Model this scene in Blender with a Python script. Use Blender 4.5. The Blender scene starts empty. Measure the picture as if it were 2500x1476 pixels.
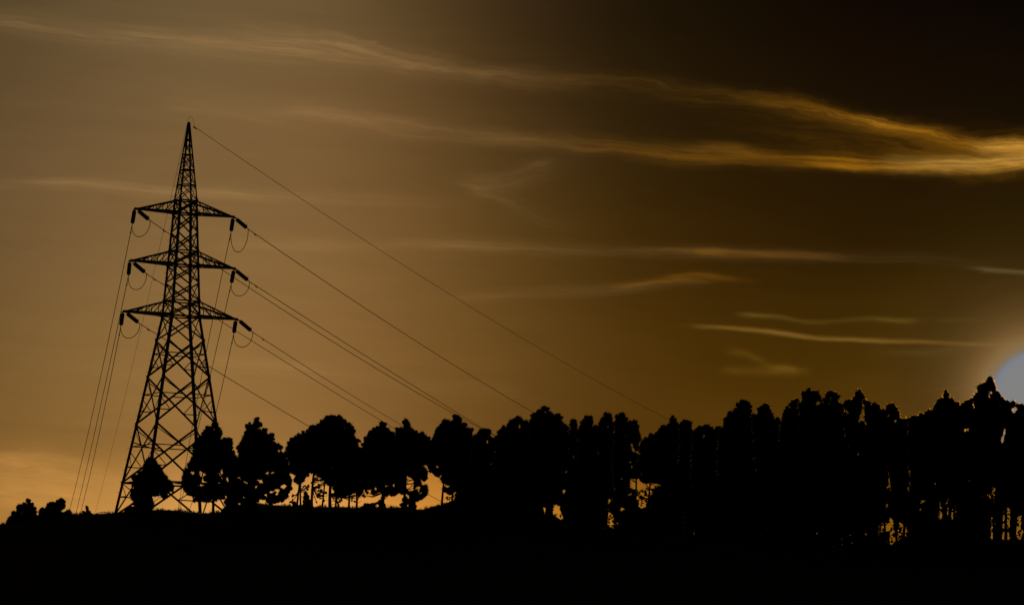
import bpy, math, random
import numpy as np
from mathutils import Vector

# ------------------------------------------------------------------ camera
sc = bpy.context.scene
C = sc.collection
W0, H0, F0 = 2500.0, 1476.0, 9000.0          # photograph size and focal length in its pixels
PITCH, ROLL = math.radians(5.7), math.radians(1.85)
EYE = Vector((0, 0, 1.7))
FWD = Vector((0, math.cos(PITCH), math.sin(PITCH)))
R0_ = Vector((1, 0, 0)); U0_ = Vector((0, -math.sin(PITCH), math.cos(PITCH)))
RGT = R0_ * math.cos(ROLL) + U0_ * math.sin(ROLL)
UPV = U0_ * math.cos(ROLL) - R0_ * math.sin(ROLL)
cam_d = bpy.data.cameras.new('camera'); cam = bpy.data.objects.new('camera', cam_d); C.objects.link(cam)
cam_d.sensor_width = 36; cam_d.lens = 36 * F0 / W0
cam_d.clip_start = 0.5; cam_d.clip_end = 20000
from mathutils import Matrix
m = Matrix((RGT, UPV, -FWD)).transposed().to_4x4(); m.translation = EYE
cam.matrix_world = m
sc.camera = cam
sc.view_settings.view_transform = 'Standard'; sc.view_settings.look = 'None'
sc.view_settings.exposure = 0; sc.view_settings.gamma = 1

def ray(px, py):
    return FWD + RGT * ((px - W0 / 2) / F0) + UPV * ((H0 / 2 - py) / F0)
def at(px, py, D):
    d = ray(px, py); return EYE + d * (D / d.y)
def proj(p):
    v = Vector(p) - EYE; z = v.dot(FWD)
    return (W0 / 2 + F0 * v.dot(RGT) / z, H0 / 2 - F0 * v.dot(UPV) / z)
def lin(c):
    return tuple(((v / 255) / 12.92 if v / 255 <= 0.04045 else ((v / 255 + 0.055) / 1.055) ** 2.4) for v in c)

# ------------------------------------------------------------------ sky
SUN_PX = (2545, 982)
sd = ray(*SUN_PX).normalized()
SUN_EL = math.asin(sd.z); SUN_AZ = math.atan2(sd.x, sd.y)
world = bpy.data.worlds.new('World'); sc.world = world; world.use_nodes = True
nt = world.node_tree; nt.nodes.clear(); N = nt.nodes; L = nt.links
def mth(op, a, b=None, c=None, clamp=False):
    n = N.new('ShaderNodeMath'); n.operation = op; n.use_clamp = clamp
    for i, v in enumerate((a, b, c)):
        if v is None: continue
        if isinstance(v, (int, float)): n.inputs[i].default_value = v
        else: L.new(v, n.inputs[i])
    return n.outputs[0]
def smooth(x, a, b, lo=0.0, hi=1.0):
    n = N.new('ShaderNodeMapRange'); n.interpolation_type = 'SMOOTHSTEP'
    L.new(x, n.inputs[0])
    for i, v in enumerate((a, b, lo, hi)): n.inputs[1 + i].default_value = v
    return n.outputs[0]
def mixc(f, a, b):
    n = N.new('ShaderNodeMix'); n.data_type = 'RGBA'
    for s, v in ((n.inputs[0], f), (n.inputs[6], a), (n.inputs[7], b)):
        if isinstance(v, (int, float)): s.default_value = v
        elif isinstance(v, tuple): s.default_value = v + (1,)
        else: L.new(v, s)
    return n.outputs[2]
def addc(a, b, f=1.0):
    n = N.new('ShaderNodeMix'); n.data_type = 'RGBA'; n.blend_type = 'ADD'
    for s, v in ((n.inputs[0], f), (n.inputs[6], a), (n.inputs[7], b)):
        if isinstance(v, (int, float)): s.default_value = v
        elif isinstance(v, tuple): s.default_value = v + (1,)
        else: L.new(v, s)
    return n.outputs[2]
def scl(col, f):
    n = N.new('ShaderNodeVectorMath'); n.operation = 'SCALE'
    if isinstance(col, tuple): n.inputs[0].default_value = col
    else: L.new(col, n.inputs[0])
    if isinstance(f, (int, float)): n.inputs[3].default_value = f
    else: L.new(f, n.inputs[3])
    return n.outputs[0]
def noise(vec, scale, detail=4, rough=0.55, dist=0.0):
    n = N.new('ShaderNodeTexNoise'); L.new(vec, n.inputs['Vector'])
    n.inputs['Scale'].default_value = scale; n.inputs['Detail'].default_value = detail
    n.inputs['Roughness'].default_value = rough; n.inputs['Distortion'].default_value = dist
    return n.outputs['Fac']
def comb(x, y, z=0.0):
    n = N.new('ShaderNodeCombineXYZ')
    for i, v in enumerate((x, y, z)):
        if isinstance(v, (int, float)): n.inputs[i].default_value = v
        else: L.new(v, n.inputs[i])
    return n.outputs[0]

tc = N.new('ShaderNodeTexCoord')
sp = N.new('ShaderNodeSeparateXYZ'); L.new(tc.outputs['Generated'], sp.inputs[0])
az = mth('ARCTAN2', sp.outputs[0], sp.outputs[1])
el = mth('ARCSINE', sp.outputs[2])
# sky coordinates: x runs along the cloud bands, y rises across them (units of 1/2500 of the view)
azc = mth('MULTIPLY', az, math.cos(PITCH)); elp = mth('SUBTRACT', el, PITCH)
su = mth('ADD', mth('MULTIPLY', azc, math.cos(ROLL)), mth('MULTIPLY', elp, math.sin(ROLL)))
sv = mth('SUBTRACT', mth('MULTIPLY', elp, math.cos(ROLL)), mth('MULTIPLY', azc, math.sin(ROLL)))
X = mth('MULTIPLY_ADD', su, F0, W0 / 2)
Y = mth('MULTIPLY_ADD', sv, -F0, H0 / 2)
XN = mth('DIVIDE', mth('ADD', X, 500), 3500, clamp=True)
nv_soft = comb(mth('DIVIDE', X, 900), mth('DIVIDE', Y, 260), 3.1)
wob = mth('SUBTRACT', noise(nv_soft, 1.0, 3), 0.5)
Yw = mth('MULTIPLY_ADD', wob, 70, Y)

def ramp(stops):
    n = N.new('ShaderNodeValToRGB'); cr = n.color_ramp; cr.interpolation = 'B_SPLINE'
    for i, (px, c) in enumerate(stops):
        p = (px + 500) / 3500
        e = cr.elements[i] if i < 2 else cr.elements.new(p)
        e.position = p; e.color = lin((c[0], c[1] * (1 - .035 * min(1, max(0, (px - 500) / 1300))), c[2])) + (1,)
    L.new(XN, n.inputs[0]); return n.outputs[0]
ROWS = [
 (0,    [(-400,(76,58,34)),(0,(88,69,42)),(250,(99,79,50)),(500,(107,86,55)),(750,(107,85,52)),(950,(92,71,40)),(1150,(67,48,24)),(1350,(44,30,13)),(1550,(27,18,4)),(1800,(17,9,1)),(2100,(10,2,1)),(2500,(2,1,1)),(2900,(2,1,1))]),
 (300,  [(-400,(86,64,38)),(0,(98,75,46)),(250,(112,86,53)),(500,(120,92,56)),(750,(120,91,54)),(950,(107,79,43)),(1150,(84,61,28)),(1350,(60,42,16)),(1550,(42,28,6)),(1800,(30,19,2)),(2100,(22,11,1)),(2500,(16,8,1)),(2900,(16,8,1))]),
 (600,  [(-400,(94,70,40)),(0,(110,83,49)),(250,(124,94,56)),(500,(131,99,58)),(750,(131,98,56)),(950,(119,87,46)),(1150,(98,71,31)),(1350,(77,54,17)),(1550,(59,38,5)),(1800,(47,29,2)),(2100,(40,24,1)),(2500,(36,23,2)),(2900,(36,23,2))]),
 (880,  [(-400,(100,74,38)),(0,(118,88,46)),(250,(137,102,56)),(500,(147,109,60)),(750,(143,104,56)),(950,(129,93,46)),(1150,(111,79,33)),(1350,(91,63,21)),(1550,(76,50,8)),(1800,(66,43,2)),(2100,(64,43,3)),(2500,(70,48,8)),(2900,(70,48,8))]),
 (1080, [(-400,(112,78,36)),(0,(128,92,44)),(250,(136,98,48)),(500,(151,109,57)),(750,(144,103,53)),(950,(127,90,42)),(1150,(111,77,30)),(1350,(95,64,20)),(1550,(84,55,11)),(1800,(84,55,8)),(2100,(84,55,8)),(2500,(90,60,10)),(2900,(90,60,10))]),
 (1250, [(-400,(130,88,38)),(0,(160,112,52)),(250,(182,128,62)),(500,(222,160,84)),(750,(235,165,82)),(950,(225,150,62)),(1150,(205,135,45)),(1350,(190,125,38)),(1550,(155,102,22)),(1800,(132,84,10)),(2100,(128,84,9)),(2500,(138,90,14)),(2900,(138,90,14))]),
]
base = ramp(ROWS[0][1])
for (y0, _), (y1, st) in zip(ROWS[:-1], ROWS[1:]):
    base = mixc(smooth(Yw, y0 - 40, y1 + 40), base, ramp(st))
# faint lateral veils in the air
veil = noise(comb(mth('DIVIDE', X, 620), mth('DIVIDE', mth('MULTIPLY_ADD', X, -0.07, Y), 70), 7.7), 1.0, 5, 0.6)
base = scl(base, mth('MULTIPLY_ADD', mth('SUBTRACT', veil, 0.5), 0.30, 1.0))

# cloud streaks: (x, y centre, strength) along the band, upper and lower half width, tint, sideways texture
wis_v = comb(mth('DIVIDE', X, 210), mth('DIVIDE', mth('MULTIPLY_ADD', X, -0.11, Y), 26), 1.3)
wis = noise(wis_v, 1.0, 6, 0.62, 0.6)
edge = mth('SUBTRACT', noise(comb(mth('DIVIDE', X, 170), mth('DIVIDE', Y, 60), 5.2), 1.0, 5, 0.6), 0.5)
fine = noise(comb(mth('DIVIDE', X, 110), mth('DIVIDE', mth('MULTIPLY_ADD', X, -0.1, mth('MULTIPLY_ADD', edge, 40.0, Y)), 7), 2.2), 1.0, 5, 0.65)
tex = mth('ADD', mth('MULTIPLY_ADD', wis, 2.3, -0.55), mth('MULTIPLY', fine, 0.9))   # about 1 on average
TAN = (0.105, 0.060, 0.024); GOLD = (0.235, 0.092, 0.003); PALE = (0.20, 0.125, 0.03); GREY = (0.10, 0.075, 0.03); BRN = (0.085, 0.036, 0.004)
STREAKS = [
 ([(-450,40,.3),(0,66,.36),(200,86,.42),(450,106,.62),(620,120,.6),(800,137,.4),(1000,160,.25),(1250,190,.1),(1500,200,0)], 22, 26, TAN, 9),
 ([(430,70,0),(620,85,.3),(800,106,.55),(900,124,.75),(1000,148,.62),(1150,172,.36),(1300,184,.16),(1450,194,0)], 22, 26, TAN, 30),
 ([(1080,165,0),(1200,182,.18),(1350,192,.22),(1480,202,.30),(1600,208,.26),(1720,232,.32),(1880,250,.34),(2050,288,.42),(2200,318,.5),(2300,342,.4),(2400,364,.4),(2500,372,.4),(2950,390,.4)], 20, 28, BRN, 34),
 ([(1700,230,0),(1900,256,.22),(2050,287,.40),(2180,316,.62),(2280,336,.62),(2340,352,.5),(2420,368,.85),(2500,372,.95),(2950,385,.9)], 13, 16, GOLD, 26),
 ([(640,272,0),(760,282,.35),(900,300,.38),(1050,320,.38),(1200,336,.36),(1350,350,.2),(1500,366,0)], 22, 20, TAN, 18),
 ([(1050,318,0),(1200,334,.2),(1400,354,.45),(1550,368,.5),(1700,384,.45),(1850,394,.3),(2100,414,.1),(2300,420,0)], 24, 20, BRN, 20),
 ([(1560,352,0),(1700,358,.25),(1780,362,.45),(1840,372,.3),(1920,384,0)], 12, 12, BRN, 14),
 ([(1300,345,0),(1500,366,.10),(1700,386,.22),(1850,394,.42),(1960,401,.62),(2060,409,.95),(2150,416,.75),(2250,422,.8),(2350,424,.8),(2500,416,.9),(2950,400,.9)], 22, 9, GOLD, 12),
 ([(2050,402,0),(2180,408,.45),(2300,412,.75),(2400,408,1.1),(2500,404,1.2),(2950,395,1.2)], 17, 17, PALE, 16),
 ([(1650,300,0),(1850,315,.05),(2050,345,.12),(2200,370,.22),(2350,390,.34),(2500,392,.4),(2950,395,.4)], 46, 40, GOLD, 40),
 ([(2330,360,0),(2400,366,.6),(2500,368,.8),(2950,370,.8)], 12, 14, PALE, 14),
 ([(330,255,0),(450,268,.22),(560,278,.26),(640,288,.2),(760,300,0)], 18, 16, TAN, 14),
 ([(600,268,0),(740,280,.3),(900,292,.25),(1100,300,0)], 12, 10, TAN, 10),
 ([(-450,470,.2),(0,458,.25),(150,456,.45),(300,463,.45),(450,474,.5),(540,474,.5),(650,482,.35),(800,487,.25),(1000,492,.12),(1200,500,0)], 15, 14, TAN, 8),
 ([(480,604,0),(620,601,.28),(760,604,.25),(900,606,.1),(980,594,.2),(1100,594,.36),(1250,603,.4),(1400,609,.34),(1550,613,.27),(1700,616,.28),(1800,619,.26),(1950,625,.22),(2100,632,.16),(2250,637,.12),(2400,655,.05),(2500,662,0)], 14, 15, TAN, 8),
 ([(1450,610,0),(1600,613,.10),(1690,615,.17),(1745,616,.36),(1800,619,.2),(1880,622,.24),(1950,625,.17),(2080,631,0)], 8, 9, GOLD, 6),
 ([(1000,740,0),(1200,724,.2),(1350,716,.26),(1500,706,.26),(1580,697,.22),(1700,688,.14),(1760,686,0)], 14, 12, TAN, 10),
 ([(1560,682,0),(1650,674,.2),(1700,672,.28),(1760,679,.22),(1810,684,.08),(1860,688,0)], 7, 8, GOLD, 8),
 ([(1440,696,0),(1540,694,.16),(1630,686,.20),(1700,687,.12),(1760,689,0)], 6, 7, GOLD, 6),
 ([(1640,790,0),(1710,797,.26),(1800,803,.42),(1860,809,.55),(1920,817,.62),(1990,826,.48),(2100,833,.45),(2250,841,.45),(2400,848,.55),(2460,849,.4),(2500,848,.2),(2950,850,.1)], 5.5, 5, (0.20, 0.11, 0.02), 7),
 ([(1780,766,0),(1840,770,.40),(1900,776,.30),(1980,788,.22),(2100,784,.2),(2200,787,.3),(2260,788,.05),(2330,786,.15),(2420,790,0)], 6, 6.5, (0.12, 0.075, 0.012), 8),
 ([(1745,850,0),(1795,857,.20),(1830,868,.22),(1860,884,.16),(1900,895,0)], 11, 14, (0.13, 0.068, 0.006), 22),
 ([(1840,898,0),(1890,896,.22),(1920,897,.40),(1942,902,.26),(1985,906,0)], 11, 12, (0.13, 0.068, 0.006), 18),
 ([(1735,905,0),(1790,907,.20),(1880,909,.22),(1950,912,0)], 10, 10, (0.12, 0.062, 0.006), 12),
 ([(1060,440,0),(1140,446,.20),(1200,448,.26),(1250,440,.24),(1310,420,.22),(1380,408,.06),(1450,404,0)], 26, 26, TAN, 26),
 ([(1130,455,0),(1180,470,.22),(1220,486,.22),(1270,510,.13),(1340,540,.07),(1430,562,0)], 24, 22, TAN, 22),
 ([(1230,425,0),(1280,412,.16),(1310,406,.16),(1350,404,0)], 14, 14, TAN, 10),
 ([(2300,650,0),(2385,662,.35),(2420,667,.6),(2500,674,.5),(2950,700,.5)], 5, 7, GREY, 3),
 ([(480,880,0),(560,888,.22),(700,900,.25),(850,915,.15),(1000,930,.1),(1150,945,.15),(1300,952,0)], 18, 22, TAN, 16),
 ([(2050,860,0),(2250,866,.15),(2400,842,.25),(2500,832,.45),(2950,820,.5)], 8, 10, GREY, 8),
 ([(2200,960,0),(2330,952,.15),(2420,946,.25),(2500,940,.3)], 6, 8, GREY, 4),
 ([(-450,1132,.8),(0,1130,.85),(140,1138,.8),(250,1160,.5),(340,1190,.15),(420,1210,0)], 30, 150, (0.16, 0.078, 0.018), 26),
]
def streak(pts, wu, wd, col, jit):
    n = N.new('ShaderNodeRGBCurve'); L.new(comb(XN, XN, XN), n.inputs[1])
    for ch, k, sc_ in ((0, 1, 1476.0), (1, 2, 1.25)):
        cv = n.mapping.curves[ch]
        P = [((p[0] + 500) / 3500, min(1, max(0, p[k] / sc_))) for p in pts]
        if ch == 1: P = [(max(0, P[0][0] - .02), P[0][1])] + P
        while len(cv.points) < len(P): cv.points.new(0.5, 0.5)
        for q, (a, b) in zip(cv.points, P):
            q.location = (a, b); q.handle_type = 'AUTO_CLAMPED'
    n.mapping.extend = 'HORIZONTAL'; n.mapping.update()
    s = N.new('ShaderNodeSeparateXYZ'); L.new(n.outputs[0], s.inputs[0])
    d = mth('SUBTRACT', mth('MULTIPLY_ADD', edge, jit * 2.0, Y), mth('MULTIPLY', s.outputs[0], 1476.0))
    a = mth('MAXIMUM', mth('DIVIDE', d, wd), mth('DIVIDE', d, -wu))
    g = mth('POWER', 2.718, mth('MULTIPLY', mth('MULTIPLY', a, a), -1.0))
    if wu + wd < 26: return scl(col, mth('MULTIPLY', mth('MULTIPLY', g, s.outputs[1]), mth('MULTIPLY_ADD', tex, 1.1, 0.12)))
    fib = noise(comb(mth('MULTIPLY_ADD', X, 1 / 230, pts[0][0] * .37), mth('DIVIDE', d, max(4.0, (wu + wd) * .23)), pts[0][1] * .11), 1.0, 3, 0.6)
    fib = smooth(fib, .30, .72)
    tx = mth('MULTIPLY', mth('MULTIPLY_ADD', fib, 0.85, 0.42), mth('MULTIPLY_ADD', tex, 1.0, 0.30))
    return scl(col, mth('MULTIPLY', mth('MULTIPLY', g, s.outputs[1]), tx))
for st in STREAKS: base = addc(base, streak(*st))

# the air is bright round the sun
dv = N.new('ShaderNodeVectorMath'); dv.operation = 'DOT_PRODUCT'
nrm = N.new('ShaderNodeVectorMath'); nrm.operation = 'NORMALIZE'; L.new(tc.outputs['Generated'], nrm.inputs[0])
L.new(nrm.outputs[0], dv.inputs[0]); dv.inputs[1].default_value = sd
ang = mth('MULTIPLY', mth('ARCCOSINE', mth('MINIMUM', dv.outputs['Value'], 1.0)), F0)   # in view units
angw = mth('MULTIPLY_ADD', wob, 16, ang)
gl = N.new('ShaderNodeValToRGB'); cr = gl.color_ramp; cr.interpolation = 'LINEAR'
GST = [(0,(128,128,128)),(100,(128,128,128)),(112,(125,127,132)),(118,(121,126,138)),(125,(122,117,113)),(134,(130,109,82)),(150,(131,103,62)),(175,(113,85,48)),(205,(92,68,35)),(240,(73,53,24)),(280,(54,39,15)),(330,(36,25,8)),(390,(22,15,3)),(460,(11,7,1)),(540,(4,2,0)),(600,(0,0,0))]
for i, (r_, c_) in enumerate(GST):
    e = cr.elements[i] if i < 2 else cr.elements.new(r_ / 600)
    e.position = r_ / 600; e.color = lin(c_) + (1,)
L.new(mth('DIVIDE', angw, 600, clamp=True), gl.inputs[0])
base = scl(base, smooth(ang, 112, 420, 0.0, 1.0))
base = addc(base, gl.outputs[0])
# away from the evening side the sky is nearly dark
front = mth('MULTIPLY', smooth(mth('ABSOLUTE', az), math.radians(11), math.radians(38), 1.0, 0.0),
            mth('MULTIPLY', smooth(el, math.radians(13), math.radians(35), 1.0, 0.0), smooth(el, math.radians(-6), math.radians(-1), 0.0, 1.0)))
dusk = mixc(front, (0.0012, 0.0009, 0.0007), base)
bg = N.new('ShaderNodeBackground'); L.new(dusk, bg.inputs[0]); bg.inputs[1].default_value = 1.0
sky = N.new('ShaderNodeTexSky'); sky.sky_type = 'NISHITA'; sky.sun_disc = False
sky.sun_elevation = SUN_EL; sky.sun_rotation = SUN_AZ
bg2 = N.new('ShaderNodeBackground'); L.new(sky.outputs[0], bg2.inputs[0]); bg2.inputs[1].default_value = 0.0001
ash = N.new('ShaderNodeAddShader'); L.new(bg.outputs[0], ash.inputs[0]); L.new(bg2.outputs[0], ash.inputs[1])
out = N.new('ShaderNodeOutputWorld'); L.new(ash.outputs[0], out.inputs[0])

# ------------------------------------------------------------------ sun
sl = bpy.data.lights.new('sun', 'SUN'); so = bpy.data.objects.new('sun', sl); C.objects.link(so)
sl.energy = 1.5; sl.angle = math.radians(0.53); sl.color = (1.0, 0.72, 0.36)
so.rotation_mode = 'QUATERNION'; so.rotation_quaternion = sd.to_track_quat('Z', 'Y')
so.location = (60, 300, 80)

# ------------------------------------------------------------------ materials
def mat(name, col, rough=0.8, var=0.3, scale=3.0, metal=0.0, transl=0.0):
    m = bpy.data.materials.new(name); m.use_nodes = True
    t = m.node_tree; b = t.nodes['Principled BSDF']
    nz = t.nodes.new('ShaderNodeTexNoise'); nz.inputs['Scale'].default_value = scale; nz.inputs['Detail'].default_value = 5
    tcn = t.nodes.new('ShaderNodeTexCoord'); t.links.new(tcn.outputs['Object'], nz.inputs['Vector'])
    cr = t.nodes.new('ShaderNodeValToRGB'); t.links.new(nz.outputs['Fac'], cr.inputs[0])
    cr.color_ramp.elements[0].position = .3; cr.color_ramp.elements[1].position = .7
    cr.color_ramp.elements[0].color = tuple(c * (1 - var) for c in col) + (1,)
    cr.color_ramp.elements[1].color = tuple(c * (1 + var) for c in col) + (1,)
    t.links.new(cr.outputs[0], b.inputs['Base Color'])
    b.inputs['Roughness'].default_value = rough; b.inputs['Metallic'].default_value = metal
    if transl:
        tr = t.nodes.new('ShaderNodeBsdfTranslucent'); t.links.new(cr.outputs[0], tr.inputs[0])
        mx = t.nodes.new('ShaderNodeMixShader'); mx.inputs[0].default_value = transl
        t.links.new(b.outputs[0], mx.inputs[1]); t.links.new(tr.outputs[0], mx.inputs[2])
        # waxy needles pass a little sunlight almost straight on
        rf = t.nodes.new('ShaderNodeBsdfRefraction'); rf.inputs['Color'].default_value = (1.0, 0.55, 0.07, 1)
        rf.inputs['Roughness'].default_value = 0.7; rf.inputs['IOR'].default_value = 1.06
        m2 = t.nodes.new('ShaderNodeMixShader'); m2.inputs[0].default_value = 0.003
        t.links.new(mx.outputs[0], m2.inputs[1]); t.links.new(rf.outputs[0], m2.inputs[2])
        t.links.new(m2.outputs[0], t.nodes['Material Output'].inputs[0])
    return m
M_NEEDLE = mat('pine_needles', (0.030, 0.045, 0.018), 0.75, 0.4, 1.2, transl=0.25)
M_BARK = mat('pine_bark', (0.055, 0.036, 0.024), 0.95, 0.45, 6)
M_SHRUB = mat('shrub_leaves', (0.034, 0.042, 0.018), 0.8, 0.4, 1.5, transl=0.2)
M_TWIG = mat('dry_twigs', (0.06, 0.045, 0.03), 0.95, 0.3, 8)
M_GROUND = mat('hillside_soil', (0.040, 0.036, 0.024), 1.0, 0.45, 0.25)
M_GRASS = mat('dry_grass', (0.050, 0.046, 0.024), 0.95, 0.35, 0.8)
M_STEEL = mat('galvanised_steel', (0.10, 0.10, 0.10), 0.75, 0.25, 2.0, metal=0.3)
M_WIRE = mat('aluminium_cable', (0.05, 0.048, 0.045), 1.0, 0.15, 3.0)
M_WIRE.node_tree.nodes['Principled BSDF'].inputs['Specular IOR Level'].default_value = 0.05
M_GLASS = mat('insulator_porcelain', (0.035, 0.022, 0.016), 0.6, 0.2, 4.0)

# ------------------------------------------------------------------ helpers
def mesh_np(name, V, Fc, material, parent=None, smooth_=False):
    """V: (n,3) array, Fc: list of (m,k) int arrays (tris and/or quads)"""
    me = bpy.data.meshes.new(name)
    V = np.asarray(V, dtype=np.float32)
    me.vertices.add(len(V)); me.vertices.foreach_set('co', V.ravel())
    loops = np.concatenate([f.ravel() for f in Fc]).astype(np.int32)
    tot = np.concatenate([np.full(len(f), f.shape[1], dtype=np.int32) for f in Fc])
    st = np.concatenate([[0], np.cumsum(tot)[:-1]]).astype(np.int32)
    me.loops.add(len(loops)); me.loops.foreach_set('vertex_index', loops)
    me.polygons.add(len(tot)); me.polygons.foreach_set('loop_start', st); me.polygons.foreach_set('loop_total', tot)
    if smooth_: me.polygons.foreach_set('use_smooth', np.ones(len(tot), dtype=bool))
    me.update(calc_edges=True); me.validate()
    me.materials.append(material)
    o = bpy.data.objects.new(name, me); C.objects.link(o)
    if parent is not None: o.parent = parent
    return o
class MB:
    def __init__(s): s.V = []; s.Q = []; s.T = []; s.n = 0
    def add(s, v, q=None, t=None):
        v = np.asarray(v, dtype=float)
        if q is not None and len(q): s.Q.append(np.asarray(q) + s.n)
        if t is not None and len(t): s.T.append(np.asarray(t) + s.n)
        s.V.append(v); s.n += len(v)
    def build(s, name, material, parent=None, origin=None, smooth_=False):
        V = np.concatenate(s.V)
        if origin is not None: V = V - np.array(origin)
        F = []
        if s.Q: F.append(np.concatenate(s.Q))
        if s.T: F.append(np.concatenate(s.T))
        return mesh_np(name, V, F, material, parent, smooth_)
    def tube(s, pts, rad, k=6, cap=True):
        pts = np.asarray(pts, dtype=float); n = len(pts)
        if np.isscalar(rad): rad = [rad] * n
        tg = np.gradient(pts, axis=0); tg /= np.linalg.norm(tg, axis=1)[:, None] + 1e-12
        ref = np.array([0, 0, 1.0]) if abs(tg[0][2]) < 0.9 else np.array([1.0, 0, 0])
        V = []
        for i in range(n):
            a = np.cross(tg[i], ref); a /= np.linalg.norm(a) + 1e-12; b = np.cross(tg[i], a)
            for j in range(k):
                th = 2 * math.pi * j / k
                V.append(pts[i] + rad[i] * (math.cos(th) * a + math.sin(th) * b))
        Q = [(i * k + j, i * k + (j + 1) % k, (i + 1) * k + (j + 1) % k, (i + 1) * k + j) for i in range(n - 1) for j in range(k)]
        T = []
        if cap:
            V += [pts[0], pts[-1]]; c0, c1 = n * k, n * k + 1
            for j in range(k):
                T.append((c0, (j + 1) % k, j)); T.append((c1, (n - 1) * k + j, (n - 1) * k + (j + 1) % k))
        s.add(V, Q, T)
    def angle(s, a, b, w, hint):
        """steel angle (L section) from a to b, flanges of width w, opening towards hint"""
        a = np.array(a, float); b = np.array(b, float); d = b - a; d /= np.linalg.norm(d)
        h = np.array(hint, float); h = h - d * h.dot(d)
        if np.linalg.norm(h) < 1e-6: h = np.cross(d, [0.3, 0.8, 0.5])
        h /= np.linalg.norm(h); k = np.cross(d, h)
        e1 = (h + k) / math.sqrt(2); e2 = (h - k) / math.sqrt(2); t = max(0.014, w * 0.14)
        sec = [(0, 0), (w, 0), (w, t), (t, t), (t, w), (0, w)]
        V = [a + e1 * x + e2 * y for x, y in sec] + [b + e1 * x + e2 * y for x, y in sec]
        Q = [(i, (i + 1) % 6, 6 + (i + 1) % 6, 6 + i) for i in range(6)]
        Q += [(0, 3, 2, 1), (0, 5, 4, 3), (6, 7, 8, 9), (6, 9, 10, 11)]
        s.add(V, Q)
    def box(s, c, ax, ay, az_):
        c, ax, ay, az_ = (np.array(v, float) for v in (c, ax, ay, az_))
        V = [c + sx * ax + sy * ay + sz * az_ for sx in (-1, 1) for sy in (-1, 1) for sz in (-1, 1)]
        s.add(V, [(0, 1, 3, 2), (4, 6, 7, 5), (0, 4, 5, 1), (2, 3, 7, 6), (0, 2, 6, 4), (1, 5, 7, 3)])
def tag(o, label, cat, group=None, kind=None):
    if label: o['label'] = label
    if cat: o['category'] = cat
    if group: o['group'] = group
    if kind: o['kind'] = kind
    return o
def empty(name, loc):
    o = bpy.data.objects.new(name, None); C.objects.link(o); o.location = loc
    o.empty_display_size = 0.5
    return o

# ------------------------------------------------------------------ terrain
CREST = [(-900,1330),(-300,1300),(0,1284),(60,1276),(110,1266),(180,1259),(240,1259),(285,1253),(380,1247),(450,1250),(500,1254),(540,1251),(575,1236),(620,1232),(700,1236),(740,1240),(830,1241),(940,1242),(1000,1243),(1030,1248),(1060,1239),(1085,1232),(1120,1234),(1200,1247),(1330,1267),(1400,1279),(1490,1292),(1600,1302),(1800,1320),(2150,1344),(2250,1345),(2350,1334),(2500,1326),(2900,1330),(3600,1360)]
CD = [(-900,450),(0,432),(1100,425),(1300,395),(1560,370),(1800,335),(2100,310),(2500,300),(3600,300)]
cx_, cy_ = np.array(CREST, float).T; dx_, dd_ = np.array(CD, float).T
def crest_at_az(a):
    # image column of that azimuth at crest height (iterated once, the roll matters little)
    px = W0 / 2 + F0 * math.tan(a) / 1.0
    for _ in range(3):
        py = np.interp(px, cx_, cy_); r = ray(px, py); px += (math.tan(a) - r.x / r.y) * F0
        px = max(-5000, min(6000, px))
    py = float(np.interp(px, cx_, cy_)); D = float(np.interp(px, dx_, dd_))
    p = at(px, py, D); return math.hypot(p.x, p.y), p.z
AZ_F = np.linspace(-math.radians(14), math.radians(14), 261)
cr_tab = np.array([crest_at_az(a) for a in AZ_F])
def ground_z(x, y):
    t = math.hypot(x, y); a = math.atan2(x, y)
    Rc = float(np.interp(a, AZ_F, cr_tab[:, 0])); zc = float(np.interp(a, AZ_F, cr_tab[:, 1]))
    fr = max(0.0, 1 - max(0.0, abs(a) - math.radians(14)) / math.radians(60)); fr = fr * fr * (3 - 2 * fr)
    zc = zc * fr
    q = t / Rc
    if q <= 1:
        up = zc * max(0.0, (q - .55) / .45) ** 1.08
        nearc = zc - 0.0010 * (Rc - t) ** 2
        w = max(0.0, 1 - (Rc - t) / 22.0); w = w * w * (3 - 2 * w)
        z = up * (1 - w) + nearc * w
    else:
        dlt = t - Rc; s = min(1.0, dlt / 320.0); s = s * s * (3 - 2 * s)
        z = zc - (zc + 6) * s - (0.0012 * dlt ** 2 if dlt < 14 else 0.235 * min(1, 14 / dlt))
    bump = 0.10 * math.sin(x * .7 + y * .23) + 0.07 * math.sin(x * 1.9 - y * .6 + 1) + 0.05 * math.sin(x * 4.1 + y * 1.3)
    return z + bump * min(1, t / 60) * (0.55 if abs(t - Rc) < 12 else 1.3)
azs = np.concatenate([np.linspace(-180, -20, 41)[:-1], np.linspace(-20, -9, 23)[:-1], np.linspace(-9, 9, 421), np.linspace(9, 20, 23)[1:], np.linspace(20, 180, 41)[1:-1]])
azs = np.radians(azs)
rad = np.concatenate([np.geomspace(0.8, 250, 40), np.linspace(256, 292, 8), np.linspace(295, 460, 84), np.geomspace(470, 6000, 30)])
V = [(0, 0, ground_z(0, 0.01))]
for r in rad:
    for a in azs:
        x, y = r * math.sin(a), r * math.cos(a); V.append((x, y, ground_z(x, y)))
na = len(azs); nr = len(rad)
ii, jj = np.meshgrid(np.arange(nr - 1), np.arange(na), indexing='ij'); j2 = (jj + 1) % na
Q = np.stack([1 + ii * na + jj, 1 + ii * na + j2, 1 + (ii + 1) * na + j2, 1 + (ii + 1) * na + jj], -1).reshape(-1, 4)[:, ::-1]
T = np.stack([np.zeros(na, int), 1 + (np.arange(na) + 1) % na, 1 + np.arange(na)], -1)[:, ::-1]
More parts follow.
